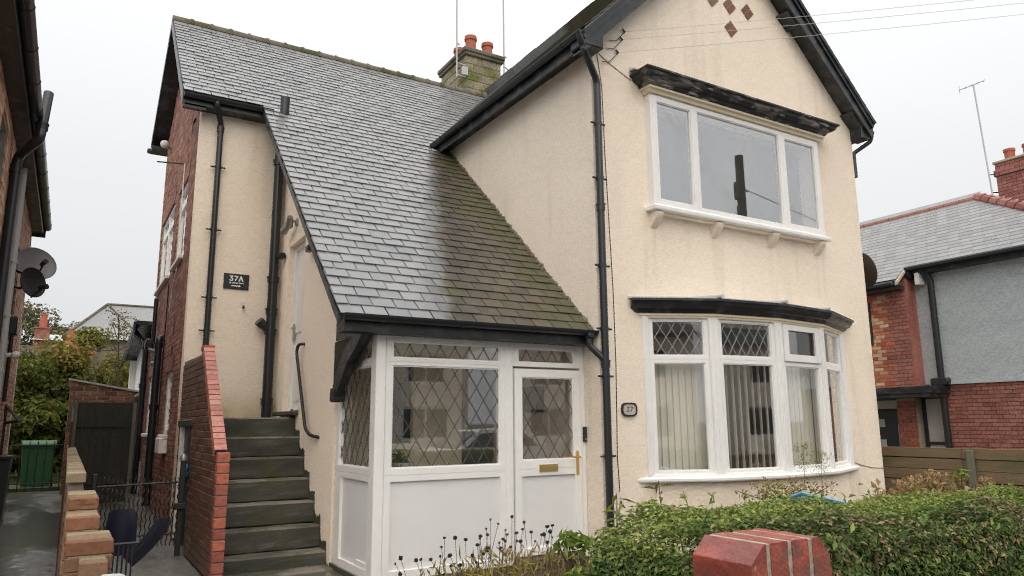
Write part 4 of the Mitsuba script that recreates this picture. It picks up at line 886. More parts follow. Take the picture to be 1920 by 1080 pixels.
# ------------------------------------------------------------------ side yard
fp = thing('fence_panel', 'tall black stained wooden yard gate with pale posts between shed and house', 'gate')
for k in range(8):
    x = .14 + k * .115; piece('board', box(x, x + .111, 15.98 + rnd.uniform(-.004, .004), 16.01, .22, 2.06 + rnd.uniform(-.006, .006), .004), 'black_wood', fp, (0, 0))
put('post', box(1.055, 1.12, 15.94, 16.04, .15, 2.05, .006), 'wood_post', fp); put('post', box(.075, .14, 15.9, 16.06, .15, 2.05, .006), 'wood_post', fp)
put('side_board', prism([(15.2, .2), (16.0, .2), (16.0, 2.1), (15.9, 2.25), (15.8, 2.0), (15.2, 1.7)], 'x', .05, .08), 'black_wood', fp)
puts('rail', [box(.14, 1.06, 15.94, 15.98, .55, .63), box(.14, 1.06, 15.94, 15.98, 1.6, 1.68)], 'black_wood', fp)
shed = thing('brick_shed', 'small brick shed with a sloping mono pitch roof behind the black gate', 'shed')
sp = Polygon([(-.02, 0), (1.2, 0), (1.2, 2.35), (-.02, 2.57)])
put('wall', prism(sp, 'y', 18.03, 18.3), 'mortar_pale', shed); put('side_wall', box(-.02, .2, 18.3, 21, 0, 2.5), 'mortar_pale', shed)
for (u0, v0, u1, v1) in brick_course(-.02, 1.2, 1.6, 2.56, L=.255, H=.094, j=.022, clip=sp): piece('brick', box(u0, u1, 18.012 + rnd.uniform(-.003, .003), 18.06, v0, v1), 'brick_red' if rnd.random() < .6 else 'brick_orange', shed, (rnd.random(), rnd.random()))
ms, uvs = [], []
for (u0, v0, u1, v1) in brick_course(-.02, 1.2, .1, 1.6, L=.24, H=.088): ms.append(box(u0, u1, 18.012, 18.06, v0, v1)); uvs.append((rnd.random(), .5))
stuff_pieces('brick', ms, uvs, 'brick_red', shed)
rf = prism([(-.06, 2.58), (1.3, 2.335), (1.3, 2.375), (-.06, 2.62)], 'y', 17.97, 21); put('roof', rf, 'lead_sheet', shed)
wb = thing('wheelie_bin', 'green wheelie bin with lid closed at the end of the drive', 'bin')
bz = .255
bd = trimesh.convex.convex_hull(np.array([[sx * a, sy * b, z] for sx in (-1, 1) for sy in (-1, 1) for a, b, z in ((.24, .25, .03), (.285, .32, .92), (.26, .27, .03), (.30, .30, .92))])); bd.apply_translation([-.50, 19.65, bz]); put('body', bd, 'bin_green', wb)
puts('rib', [box(-.50 + q - .012, -.50 + q + .012, 19.33, 19.37, bz + .12, bz + .85, .004) for q in (-.16, 0, .16)], 'bin_green', wb)
put('rim', box(-.82, -.18, 19.3, 20.0, bz + .90, bz + .95, .015), 'bin_green', wb)
put('lid', prism(Polygon([(19.27, bz + .955), (20.02, bz + .955), (20.02, bz + 1.03), (19.6, bz + 1.06), (19.3, bz + 1.0)]).buffer(.008), 'x', -.83, -.17), 'bin_green', wb)
put('wheel', lathe([(0, -.025), (.1, -.025), (.1, .025), (0, .025)], 18), 'tyre', wb); scene[wb + '__wheel']['to_world'] = T().translate([-.20, 19.85, bz + .1]).rotate([0, 1, 0], 90)
rl = thing('iron_railing', 'thin black iron railing in front of the green bin', 'railing')
rz = .25
puts('rail', [tube([(-1.15, 19.0, rz + .98), (.02, 19.0, rz + .98)], .014, 6), tube([(-1.15, 19.0, rz + .18), (.02, 19.0, rz + .18)], .014, 6)], 'iron', rl)
for k in range(8): put('bar', tube([(-1.1 + k * .15, 19.0, rz + .02), (-1.1 + k * .15, 19.0, rz + 1.06)], .011, 6), 'iron', rl)
kerb = put('kerb', box(-1.3, .0, 19.12, 19.24, .1, .34, .01), 'concrete_steps', None, kind='structure')
gt = thing('iron_gate', 'black iron gate with twisted bars across the side path', 'gate')
gy0 = 10.2
puts('rail', [tube([(.36, gy0, .90), (1.27, gy0 - .1, .93)], .014, 6), tube([(.36, gy0, .32), (1.27, gy0 - .1, .32)], .014, 6)], 'iron', gt)
for k in range(19):
    x = .38 + k * .048; yy = gy0 - .11 * k / 19
    tw = np.linspace(.18, 1.0 + .02 * math.sin(k), 34); pts = [(x + .008 * math.cos(q * 55 + k), yy + .008 * math.sin(q * 55 + k), q) for q in tw]
    put('bar', tube(pts, .007, 5), 'iron', gt)
puts('post', [box(1.25, 1.31, gy0 - .13, gy0 - .07, .05, 1.18, .006), box(.31, .36, gy0 - .03, gy0 + .03, .05, 1.05, .006)], 'iron', gt); put('latch', [box(1.2, 1.34, gy0 - .17, gy0 - .13, .60, .68, .01), tube([(1.22, gy0 - .16, .64), (1.10, gy0 - .2, .62)], .01, 6)], 'iron', gt)
put('post_cap', lathe([(0, 0), (.045, 0), (.05, .04), (.03, .08), (0, .09)], 14, (1.28, gy0 - .1, 1.18)), 'steel_grey', gt, smooth=40)
def curved_sheet(key, label, at, rot, w, h, lean, curve):
    k = thing(key, label, 'plastic sheet'); U, V = np.meshgrid(np.linspace(-.5, .5, 12), np.linspace(0, 1, 14)); 
    wd = w * (1 - .35 * np.clip(V - .55, 0, 1) ** 2 * 4)
    X = U * wd; Z = V * h; Yy = lean * V ** 2 * h + curve * (U * 2) ** 2
    out = []
    for off in (0, .012): out.append(sheet(X, Yy + off, Z))
    M = rotz(rot, at); put('sheet', xf(out, M), 'navy_plastic', k, smooth=True)
    put('edge', xf([tube([(x, y + .006, z) for x, y, z in zip(X[:, j], Yy[:, j], Z[:, j])], .011, 6) for j in (0, -1)], M), 'navy_plastic', k, smooth=True)
curved_sheet('plastic_slide', 'upright navy blue rounded plastic sheet behind the stepped wall', (.53, 8.15, .40), 0, .25, .42, .02, .03)
k = thing('plastic_slide', 'curved navy blue plastic slide sweeping down left beside the parapet', 'plastic sheet')
tt = np.linspace(0, 1, 18); cxs, czs = .865 - .28 * tt ** 1.25, .75 - .37 * tt ** .8
dx_, dz_ = np.gradient(cxs), np.gradient(czs); ln_ = np.hypot(dx_, dz_); nx_, nz_ = -dz_ / ln_, dx_ / ln_
WV, TV = np.meshgrid(np.linspace(-.5, .5, 7), tt); out = []
for off in (0, .012): out.append(sheet(cxs[:, None] + nx_[:, None] * WV * .13, 7.85 + .10 * WV + .16 * WV ** 2 + off, czs[:, None] + nz_[:, None] * WV * .13))
put('channel', out, 'navy_plastic', k, smooth=True)
for w_ in (-.5, .5): put('lip', tube([(a + p * w_ * .13, 7.85 + .1 * w_ + .04, b + q * w_ * .13) for a, b, p, q in zip(cxs, czs, nx_, nz_)], .012, 6), 'navy_plastic', k, smooth=True)
gr_ = thing('low_grille', 'low black grille in front of the navy plastic sheets', 'grille')
for k in range(7): put('bar', tube([(.36 + k * .035, 7.3, .1), (.36 + k * .035, 7.3, .62)], .008, 5), 'iron', gr_)
put('rail', tube([(.33, 7.3, .62), (.62, 7.3, .62)], .012, 6), 'iron', gr_)
bk = thing('blue_cloth', 'small bright blue crumpled cloth hung on the cellar door frame', 'cloth')
m = ico(.06, (0, 0, 0), 4, (.8, .9, 1.5)); nz = meshkit.fbm(m.vertices * 30, 3)[:, None]; m.vertices *= .6 + .8 * nz; m.apply_translation([1.345, 10.42, 1.04]); put('cloth', m, 'blue_plastic', bk)

# ------------------------------------------------------------------ house on the right
rh = thing('grey_house', 'grey rendered and red brick house with hipped slate roof beyond the timber fence', 'house')
XN = 17.0
put('wall', prism(sbox(2.5, 2.42, 9.72, 5.2), 'x', XN, XN + .3), 'render_grey', rh)
put('wall', prism(sbox(2.5, -.1, 9.27, 2.42), 'x', XN + .03, XN + .3), 'mortar', rh)
ms, uvs = [], []
for (u0, v0, u1, v1) in brick_course(5.6, 9.27, .0, 2.41, L=.24, H=.086): ms.append(box(XN - .0 + rnd.uniform(-.003, .003), XN + .06, u0, u1, v0, v1)); uvs.append((rnd.random(), rnd.random()))
stuff_pieces('brick', ms, uvs, 'brick_far', rh)
put('drip_course', box(XN - .04, XN + .05, 2.5, 9.3, 2.40, 2.45), 'render_grey', rh)
put('wall', prism(sbox(9.78, 2.2, 15.0, 4.9), 'x', 16.63, 16.9), 'mortar_pale', rh)
ms, uvs, m2, u2 = [], [], [], []
qo = sbox(9.72, 2.25, 14.0, 4.75)
for i, (u0, v0, u1, v1) in enumerate(brick_course(9.72, 13.5, 2.25, 4.75, L=.24, H=.086)):
    if u0 < 9.98 + (.13 if int((v0 - 2.25) / .086) // 3 % 2 else 0): m2.append(box(16.60, 16.7, u0, u1, v0, v1)); u2.append((rnd.random(), .5))
    else: ms.append(box(16.61 + rnd.uniform(-.005, .005), 16.7, u0, u1, v0, v1)); uvs.append((rnd.random(), rnd.random()))
stuff_pieces('brick', ms, uvs, 'brick_light', rh); stuff_pieces('quoin', m2, u2, 'brick_far', rh)
put('return_wall', box(16.62, XN + .2, 9.70, 9.80, 2.2, 4.9), 'brick_far', rh)
put('side_window', box(16.57, 16.63, 10.62, 10.9, 3.4, 4.45), 'dark_glass', rh)
# roof: hip with lower eave over the brick part
def quad(a, b, c, d): return trimesh.Trimesh([a, b, c, d], [[0, 1, 2], [0, 2, 3]], process=False)
rr_ = numbered(rh + '__roof')
RG = (19.24, 9.15, 7.12); RF = (19.24, 16, 7.12)
def rpz(x): return 5.15 + (7.12 - 5.15) / (19.24 - 16.72) * (x - 16.72)
a_, b_ = np.array([16.72, 5.95, 5.15]), np.array(RG)
ms, uvs = [], []
sl_len = math.hypot(19.24 - 16.72, 7.12 - 5.15); sx, sz = (19.24 - 16.72) / sl_len, (7.12 - 5.15) / sl_len
for r in range(-3, 19):
    s = r * .178; x = 16.72 + s * sx
    ylo = 9.72 if s < -.02 else 5.6 + (9.15 - 5.6) * max(0, (x - 16.72)) / (19.24 - 16.72)
    yy = ylo - (.13 if r % 2 else 0)
    while yy < 15.5:
        a, b = max(yy, ylo), yy + .255
        def O(P): return np.stack([16.72 + P[:, 1] * sx - P[:, 2] * sz, P[:, 0], 5.17 + P[:, 1] * sz + P[:, 2] * sx], -1)
        if b - a > .03: ms.append(slate(a, b, s, .32, .007, .015, 0, O)); uvs.append((rnd.random(), rnd.random()))
        yy += .26
stuff_pieces('slate', ms, uvs, 'far_slate', rr_)
put('deck', [quad((16.72, 9.72, 5.15), (16.3, 9.72, rpz(16.3)), (16.3, 16, rpz(16.3)), (16.72, 16, 5.15)), quad((16.72, 5.6, 5.15), RG, RF, (16.72, 16, 5.15)), trimesh.Trimesh([(16.72, 5.6, 5.15), (21.8, 5.6, 5.15), RG], [[0, 1, 2]], process=False), quad(RG, (21.8, 5.6, 5.15), (21.8, 16, 5.15), RF)], 'far_slate', rr_)
for k in range(18):
    y = 9.15 + k * .38
    put('ridge_tile', prism([(19.24 + .14 * math.sin(t), 7.06 + .13 * math.cos(t)) for t in np.linspace(-1.8, 1.8, 7)], 'y', y + .01, y + .37), 'ridge_red', rr_)
hv = np.array([16.72, 5.6, 5.17]) - np.array([19.24, 9.15, 7.14]); hl = np.linalg.norm(hv); hv /= hl
for k in range(int(hl / .36)):
    p = np.array([19.24, 9.15, 7.14]) + hv * (.36 * k + .02); put('hip_tile', tube([p, p + hv * .33], [.12, .14], 8), 'ridge_red' if k % 2 else 'brick_pink', rr_) if False else piece('hip_tile', tube([p, p + hv * .33], [.12, .14], 8), 'brick_far', rr_, (rnd.random(), .5))
puts('gutter', [box(16.60, 16.74, 5.6, 9.70, 5.06, 5.16, .03), box(16.16, 16.30, 9.74, 15, rpz(16.3) - .13, rpz(16.3) - .03, .03)], 'black_plastic', rh)
put('eaves_board', [box(16.74, XN, 5.6, 9.72, 4.98, 5.08), box(16.3, 16.62, 9.72, 15, rpz(16.3) - .2, rpz(16.3) - .1), box(16.66, 16.98, 9.60, 9.72, 4.9, 5.12)], 'black_paint', rh)
put('verge_trim', prism([(16.22, rpz(16.22) - .06), (16.72, 5.12), (16.72, 5.19), (16.22, rpz(16.22) + .02)], 'y', 9.66, 9.71), 'mortar_pale', rh)
put('downpipe', [tube([(16.75, 9.30, 5.05), (16.93, 9.28, 4.8), (16.93, 9.28, 0)], .07, 10), box(16.85, 17.0, 9.1, 9.5, 2.38, 2.55, .02)], 'black_plastic', rh, smooth=40)
put('bracket_block', box(16.7, 16.95, 9.42, 9.52, 4.72, 5.0, .01), 'white_paint', rh)
put('canopy', [box(16.2, 17.0, 9.15, 12.5, 2.20, 2.36, .01), box(16.24, 17.6, 9.2, 12.5, 2.12, 2.20)], 'black_paint', rh)
puts('recess_wall', [box(17.7, 17.8, 9.0, 13, -.1, 2.3), box(16.9, 17.7, 9.27, 9.33, -.1, 2.3)], 'brick_far', rh)
ms, uvs = [], []
put('pier_core', box(16.97, 17.3, 9.99, 10.41, -.1, 2.13), 'mortar_pale', rh)
for (u0, v0, u1, v1) in brick_course(9.98, 10.42, .6, 2.12, L=.22, H=.086): ms.append(box(16.95, 17.0, u0, u1, v0, v1)); uvs.append((rnd.random(), rnd.random()))
stuff_pieces('pier_brick', ms, uvs, 'brick_bright', rh)
put('side_light', [box(17.28, 17.32, 9.36, 9.95, -.1, 2.1)], 'net_cloth', rh); put('side_light_frame', [box(17.24, 17.30, 9.33, 9.40, -.1, 2.12), box(17.24, 17.30, 9.36, 9.95, 1.05, 1.12), box(17.24, 17.30, 9.9, 9.97, -.1, 2.12)], 'door_dark', rh)
dd = numbered(rh + '__door'); labels[dd] = {'label': 'dark front door with a glazed top light'}
put('leaf', box(17.5, 17.55, 10.45, 11.45, .0, 1.85, .008), 'door_dark', dd); put('top_light', box(17.5, 17.53, 10.5, 11.45, 1.90, 2.10), 'net_cloth', dd)
put('handle', [tube([(17.45, 10.72, 1.0), (17.45, 10.72, 1.52)], .02, 8), tube([(17.45, 10.72, 1.42), (17.45, 10.56, 1.42)], .018, 8)], 'steel_grey', dd); puts('pane', [box(17.485, 17.5, 11.1, 11.25, 1.45, 1.65), box(17.485, 17.5, 11.1, 11.25, .95, 1.15)], 'net_cloth', dd)
c2 = numbered(rh + '__chimney'); labels[c2] = {'label': 'red brick chimney with clay pots behind the hip'}
ms, uvs = [], []
for r in range(16):
    for (ax, u0, u1) in (('x', 7.9, 9.2), ('y', 20.5, 21.4)):
        u = u0 - (.12 if r % 2 else 0)
        while u < u1:
            a, b = max(u, u0), min(u + .23, u1)
            o = .05 if r in (12, 13) else 0
            if b - a > .03: ms.append(box(20.5 - o, 20.6, a, b, 6.9 + r * .086, 6.9 + r * .086 + .076) if ax == 'x' else box(a, b, 9.1, 9.21 + o, 6.9 + r * .086, 6.9 + r * .086 + .076)); uvs.append((rnd.random(), rnd.random()))
            u += .24
stuff_pieces('brick', ms, uvs, 'brick_far', c2); put('core', box(20.52, 21.4, 7.9, 9.18, 6, 8.27), 'mortar', c2); put('cap', box(20.46, 21.5, 7.86, 9.25, 8.27, 8.33, .01), 'mortar_pale', c2)
for (x, y) in ((20.8, 8.95), (20.8, 8.5), (21.0, 8.15)): put('pot', lathe([(.12, 0), (.12, .26), (.14, .27), (.14, .34), (.11, .34), (.1, .2)], 16, (x, y, 8.32)), 'pot_red', c2, smooth=40)
am = thing('roof_aerial', 'tall television aerial rising beside the red brick chimney on the right', 'aerial')
put('mast', tube([(20.4, 9.3, 7.2), (20.4, 9.42, 10.6)], .022, 8), 'pale_metal', am)
aa, ab = np.array([20.22, 9.7, 10.52]), np.array([20.52, 9.2, 10.66])
put('array', [tube([aa, ab], .014, 6)] + [tube([aa + (ab - aa) * t - [.07, .05, 0], aa + (ab - aa) * t + [.07, .05, 0]], .006, 5) for t in np.linspace(0, 1, 5)] + [tube([aa - [0, 0, .12], aa + [0, 0, .12]], .006, 5)], 'pale_metal', am)
puts('clamp', [tube([(20.4, 9.3, 7.5), (20.55, 9.2, 7.5)], .014, 6), tube([(20.4, 9.33, 8.0), (20.55, 9.2, 8.0)], .014, 6)], 'iron', am)
# ---- timber fence
fe = thing('timber_fence', 'weathered timber fence of wide horizontal boards between the two houses', 'fence')
XFN = 11.6
for r, (z0, h) in enumerate(((1.03, .155), (.86, .16), (.69, .16), (.52, .16), (.35, .16), (.18, .16))):
    for s in range(4):
        y0 = 2.4 + s * 1.9 - (.0); 
        piece('board', box(XFN + rnd.uniform(0, .02) + .012 * (r % 2), XFN + .045, y0, y0 + 1.89, z0 + rnd.uniform(-.006, .006), z0 + h, .004), 'fence_wood', fe, (0, 0))
for y in (4.3, 6.05, 7.9, 9.8): put('post', box(XFN - .07, XFN - .01, y - .05, y + .05, 0, 1.16, .006), 'wood_post', fe)
put('back_board', box(XFN + .05, XFN + .06, 2.4, 10, .1, 1.12), 'black_wood', fe)

# ------------------------------------------------------------------ front boundary: brick pier, wall and hedge
gp = thing('brick_pier', 'red brick pier with chamfered coping bricks and pale mortar joints in front of the hedge', 'pier')
y0, y1, zt0 = 1.5, 1.728, 1.258
xs_ = [(1.675, 1.728), (1.745, 1.826), (1.846, 1.925), (1.943, 2.02)]
def cop(x0, x1, lc, rc):
    zb = 1.10; zc = 1.203
    pr = [(x0, zb), (x1, zb), (x1, zc if rc else zt0), (x1 - (.045 if rc else 0), zt0), (x0 + (.058 if lc else 0), zt0), (x0, zc if lc else zt0)]
    m = prism(Polygon(pr).buffer(-.006).buffer(.006), 'y', y0, y1)
    m = m.subdivide_to_size(.02); m.merge_vertices(); vv = m.vertices
    nn = meshkit.fbm(vv * 24, 3) - .5; chip = np.clip(meshkit.noise(vv * 55, 7) - .78, 0, 1)
    c = vv.mean(0); dirv = (vv - c) / np.linalg.norm(vv - c, axis=1, keepdims=True)
    m.vertices = vv + dirv * (nn * .006 - chip * .02)[:, None]
    return m
cb_ = [(1.675, 1.740, 1, 0), (1.758, 1.832, 0, 0), (1.851, 1.924, 0, 0), (1.943, 2.02, 0, 1)]
for q in cb_: put('coping_brick', cop(*q), 'brick_coping', gp, smooth=25)
puts('mortar', [box(a, b, y0 + .003, y1 - .003, 1.08, zt0 - .002, .003) for a, b in ((1.737, 1.761), (1.829, 1.854), (1.921, 1.946))], 'mortar_mid', gp)
for r in range(13):
    z1 = 1.088 - r * .0865
    for (a, b) in ((1.69, 1.90), (1.91, 2.005)) if r % 2 else ((1.69, 1.785), (1.795, 2.005)):
        piece('brick', box(a, b, y0 + .012, y1 - .012, z1 - .076, z1, .004), 'brick_bright', gp, (rnd.random(), rnd.random()))
put('core', box(1.70, 2.0, y0 + .018, y1 - .018, -.05, 1.095), 'mortar_pale', gp)
bw = thing('boundary_wall', 'low red brick front wall running right from the pier below the hedge', 'wall')
put('core', box(2.02, 9, 1.545, 1.68, -.05, .80), 'mortar', bw)
for (u0, v0, u1, v1) in brick_course(2.02, 5.0, .45, .82, L=.235, H=.086): piece('brick', box(u0, u1, 1.53, 1.70, v0, v1, .004), 'brick_bright', bw, (rnd.random(), rnd.random()))
put('lower_courses', box(2.02, 9, 1.535, 1.69, -.05, .44), 'brick_far', bw)

hg = thing('privet_hedge', 'long clipped privet hedge with glossy wet leaves and brown patches behind the front brick pier', 'hedge')
def hedge_top(x, y): return 1.222 + .05 * (meshkit.fbm(np.stack([x * 1.1, y * 1.5, 0 * x], -1), 3, 2) - .5) * 2 - .032 * np.clip(x - 2.6, 0, 4) + .045 * np.exp(-((x - 2.0) / .3) ** 2) * 0
HX0, HX1, HY0, HY1 = 1.96, 7.2, 1.84, 2.62
def hedge_pts(n, face):
    if face == 'top': x = rng.uniform(HX0, HX1, n); y = rng.uniform(HY0, HY1, n); z = hedge_top(x, y); N = np.tile([0, 0, 1.], (n, 1))
    elif face == 'front': x = HX0 + rng.random(n) ** 1.3 * 3.6; y = np.full(n, HY0); z = hedge_top(x, y) - rng.random(n) * .75; N = np.tile([0, -1., .25], (n, 1))
    elif face == 'back': x = rng.uniform(HX0, HX1, n); y = np.full(n, HY1); z = hedge_top(x, y) - rng.random(n) * .3; N = np.tile([0, 1., .3], (n, 1))
    else: x = np.full(n, HX0); y = rng.uniform(HY0, HY1, n); z = hedge_top(x, y) - rng.random(n) * .9; N = np.tile([-1., -.2, .25], (n, 1))
    P = np.stack([x, y, z], -1)
    # round the shoulders of the hedge
    ed = np.clip(.16 - np.minimum(P[:, 1] - HY0, HY1 - P[:, 1]), 0, .16); P[:, 2] -= ed ** 2 * 2.2 * (P[:, 2] > 0)
    el = np.clip(.20 - (P[:, 0] - HX0), 0, .2); P[:, 2] -= el ** 2 * 2.0
    lump = (meshkit.fbm(P * 3.2, 3, 5) - .5) * .14 + (meshkit.fbm(P * 9, 2, 8) - .5) * .08
    return P + N * lump[:, None] - N * (rng.random(n) ** 1.5 * .09)[:, None], N
Ps, Ns = [], []
for face, n in (('top', 58000), ('front', 72000), ('back', 4000), ('end', 20000)):
    p, q = hedge_pts(n, face); Ps.append(p); Ns.append(q)
P = np.vstack(Ps); N = np.vstack(Ns); 
brown = meshkit.fbm(P * np.array([2.0, 2.6, 4.0]), 3, 11)
edge = np.exp(-((P[:, 1] - HY0 - .06) / .14) ** 2) * (P[:, 2] > 1.04)
topness = np.clip((P[:, 2] - 1.02) / .12, 0, 1) * np.clip((P[:, 1] - HY0 - .1) / .3, 0, 1)
kind = np.clip(.16 + .34 * topness + rng.normal(0, .12, len(P)), 0, .62)
isb = rng.random(len(P)) < np.clip((brown - .52) * 2.6, 0, .4) + edge * .28
kind = np.where(isb, rng.uniform(.75, 1.0, len(P)), kind)
put('leaf', leaves(P, N + [0, 0, .35], rng.uniform(.017, .036, len(P)), rng.uniform(.010, .018, len(P)), .22), 'hedge_leaf', hg, uv=leaf_uv(kind, len(P)), kind='stuff', label='small wet green and brown leaves')
# larger leaves on the near face, one entry each
nb = 260; p, q = hedge_pts(nb, 'front'); p[:, 0] = HX0 + rng.random(nb) ** 1.3 * 3.0; p[:, 2] = hedge_top(p[:, 0], p[:, 1]) - rng.random(nb) * .42 - .02; p[:, 1] = HY0 - .035 + rng.random(nb) * .03
kk = np.clip(rng.normal(.3, .15, nb), 0, .6)
for i in range(nb):
    m = leaves(p[i:i + 1], q[i:i + 1], rng.uniform(.032, .046), rng.uniform(.018, .026), .2)
    put('leaf', m, 'hedge_leaf', hg, uv=leaf_uv(kk[i:i + 1], 1))
tw = []
for i in range(260):
    x, y = rng.uniform(HX0 + .05, HX1 - 1), rng.uniform(HY0 + .02, HY1 - .02); b = np.array([x, y, .35]); t = b + [rng.normal(0, .12), rng.normal(0, .12), rng.uniform(.55, .80)]
    tw.append(tube([b, (b + t) / 2 + rng.normal(0, .02, 3), t], [.008, .005, .003], 5))
put('twigs', tw, 'twig', hg, kind='stuff')
GX, GY = np.meshgrid(np.linspace(HX0 + .09, HX1 - .05, 60), np.linspace(HY0 + .1, HY1 - .1, 10))
corem = box(HX0 + .12, HX1, HY0 + .12, HY1 - .12, .15, .98).subdivide().subdivide().subdivide(); corem.vertices += (meshkit.fbm(corem.vertices * 4, 3)[:, None] - .5) * .1
put('inner_twigs', corem, 'twig', hg, smooth=True)
# shoots standing above the hedge
sh = []; shl = []; shn = []
for i in range(60):
    x, y = rng.uniform(HX0, HX1 - 1.5), rng.uniform(HY0 + .1, HY1); z = float(hedge_top(np.array([x]), np.array([y]))[0]); h = rng.uniform(.04, .11)
    a = np.array([x, y, z - .03]); b = a + [rng.normal(0, .02), rng.normal(0, .02), h]; sh.append(tube([a, b], .0016, 4))
    for k in range(9): shl.append(a + (b - a) * rng.random()); shn.append([rng.normal(), rng.normal(), .6])
put('shoots', sh, 'stalk_green', hg, kind='stuff'); put('shoot_leaf', leaves(np.array(shl), np.array(shn), .028, .014), 'hedge_leaf', hg, uv=leaf_uv(rng.uniform(.3, .6, len(shl)), len(shl)), kind='stuff')

# ------------------------------------------------------------------ garden plants
fl = thing('seed_head_plant', 'clump of dead flower stems with dark seed heads in front of the porch', 'plant')
tips = []
for i in range(76):
    x = rng.uniform(1.72, 2.95); y = 4.0 + rng.uniform(-.35, .35)
    top = .76 + .19 * math.exp(-((x - 2.36) / .42) ** 2) + rng.normal(0, .05)
    if x < 2.0: top = .77 + (x - 1.72) * .30 + rng.normal(0, .035)
    tips.append((x, y, top))
stm, hds, i_ = [], [], 0
for (x, y, z) in tips:
    b = np.array([2.38 + (x - 2.38) * .5 + rng.normal(0, .08), y + rng.normal(0, .05), 0.0]); t = np.array([x, y, z]); mid = (b + t) / 2 + [rng.normal(0, .03), rng.normal(0, .03), .03]
    stm.append(tube([b, mid, t], [.003, .0022, .0016], 5))
    h = ico(rng.uniform(.0055, .0115), (0, 0, 0), 2, (1.15, 1.15, rng.uniform(.6, 1.3))); h.vertices *= .7 + .6 * meshkit.noise(h.vertices * 190, i_)[:, None]; i_ += 1; h.apply_transform(trimesh.transformations.rotation_matrix(rng.uniform(0, .7), [rng.normal(), rng.normal(), 0])); h.apply_translation(t); hds.append(h)
put('stem', stm, 'stalk_dark', fl, kind='stuff')
for h in hds: put('seed_head', h, 'seed_head', fl)
n = 1500; x = rng.uniform(1.85, 3.0, n); P = np.stack([x, 4 + rng.uniform(-.3, .3, n), rng.uniform(.35, .80, n) * (.92 + .1 * np.exp(-((x - 2.4) / .4) ** 2))], -1)
put('leaf', leaves(P, rng.normal(0, 1, (n, 3)), rng.uniform(.04, .11, n), rng.uniform(.008, .02, n), .2, up=1.2), 'straw_leaf', fl, uv=leaf_uv(rng.random(n), n), kind='stuff')
def shrub(key, label, cat_, at, n, L, W, spread, mat_, kinds, group=None, stems=4, up=.3):
    k = thing(key, label, cat_, group); at = np.array(at, float); st_ = []
    for i in range(stems):
        e = at + [rng.normal(0, spread[0] * .6), rng.normal(0, spread[1] * .6), spread[2] * rng.uniform(-.2, .6)]; st_.append(tube([[at[0] + rng.normal(0, .03), at[1] + rng.normal(0, .03), 0], (at + e) / 2 - [0, 0, .1], e], [.008, .006, .003], 5))
    put('stem', st_, 'twig', k, kind='stuff')
    d = rng.normal(0, 1, (n, 3)); d /= np.linalg.norm(d, axis=1, keepdims=True); P = at + d * np.array(spread) * rng.random((n, 1)) ** .4
    return k, P, d
k, P, d = shrub('broadleaf_shrub', 'bright green broad leaved shrub tip at the left end of the hedge', 'shrub', (2.36, 3.3, .975), 70, .07, .03, (.11, .10, .05), 'bush_leaf', None)
for i in range(70): put('leaf', leaves(P[i:i + 1], d[i:i + 1] + [0, 0, .6], rng.uniform(.06, .085), rng.uniform(.026, .036), .2, up=.7), 'bush_leaf', k, uv=leaf_uv(rng.uniform(.2, .9, 1), 1))
k, P, d = shrub('small_shrub', 'low light green leafy shrub below the broad leaved shrub at the hedge end', 'shrub', (1.92, 2.66, .84), 900, .04, .02, (.10, .14, .16), 'bush_leaf', None)
put('leaf', leaves(P, d + [0, 0, .4], rng.uniform(.03, .05, 900), rng.uniform(.015, .022, 900), .2), 'bush_leaf', k, uv=leaf_uv(rng.random(900), 900), kind='stuff')
def stem_weed(label, at, h, n, L, W, mat_, key='weed', sides=1.0, droop=-.2, col='stalk_green', top=.45):
    k = thing(key, label, 'weed'); at = np.array(at, float); tip = at + [rng.normal(0, .03), 0, h]
    put('stem', tube([at, (at + tip) / 2 + [rng.normal(0, .02), 0, 0], tip], [.008, .006, .003], 6), col, k)
    for i in range(n):
        t = top + (1 - top) * (i + .5) / n; a = i * 2.4; o = np.array([math.cos(a), math.sin(a), 0])
        p = at + (tip - at) * t + o * .012
        put('leaf', leaves(p[None], (o * .2 + [0, 0, 1])[None], L * rng.uniform(.7, 1.15), W * rng.uniform(.8, 1.2), .2, up=droop, along=o[None] * 2), mat_, k, uv=leaf_uv(rng.uniform(.1, .8, 1), 1))
stem_weed('tall stem with drooping lance leaves in front of the downpipe', (4.04, 5.0, .2), .82, 12, .17, .035, 'weed_leaf', droop=-.5, col='stalk_dark', top=.6)
stem_weed('tall stem with drooping lance leaves below the left end of the bow window sill', (4.53, 5.0, .2), .90, 12, .17, .038, 'weed_leaf', droop=-.5, col='stalk_dark', top=.6)
stem_weed('yellow green leafy shoot above the hedge below the middle of the bow window', (5.86, 5.0, .1), .98, 26, .07, .03, 'weed_leaf', droop=.5, top=.6)
stem_weed('second yellow green leafy shoot right of the taller one', (6.02, 5.0, .1), .90, 22, .07, .03, 'weed_leaf', droop=.5, top=.62)
for (x, z, lab) in ((6.45, 1.38, 'thin feathery weed standing before the third bow window light'), (6.72, 1.29, 'thin feathery weed standing before the right bow window mullion')):
    k = thing('feathery_weed', lab, 'weed'); put('stem', tube([(x - .06, 5, .2), (x - .03, 5, .8), (x, 5, z)], [.006, .004, .002], 5), 'stalk_green', k)
    n = 260; t = rng.random(n) ** .6; P = np.stack([x + rng.normal(0, .05, n), 5 + rng.normal(0, .05, n), z - .32 * (1 - t) - .0], -1); put('leaf', leaves(P, rng.normal(0, 1, (n, 3)), .03, .006, .1, up=.5), 'weed_leaf', k, uv=leaf_uv(rng.random(n), n), kind='stuff')
hy = thing('hydrangea', 'hydrangea bush with dried orange brown heads and leaves in front of the fence', 'shrub')
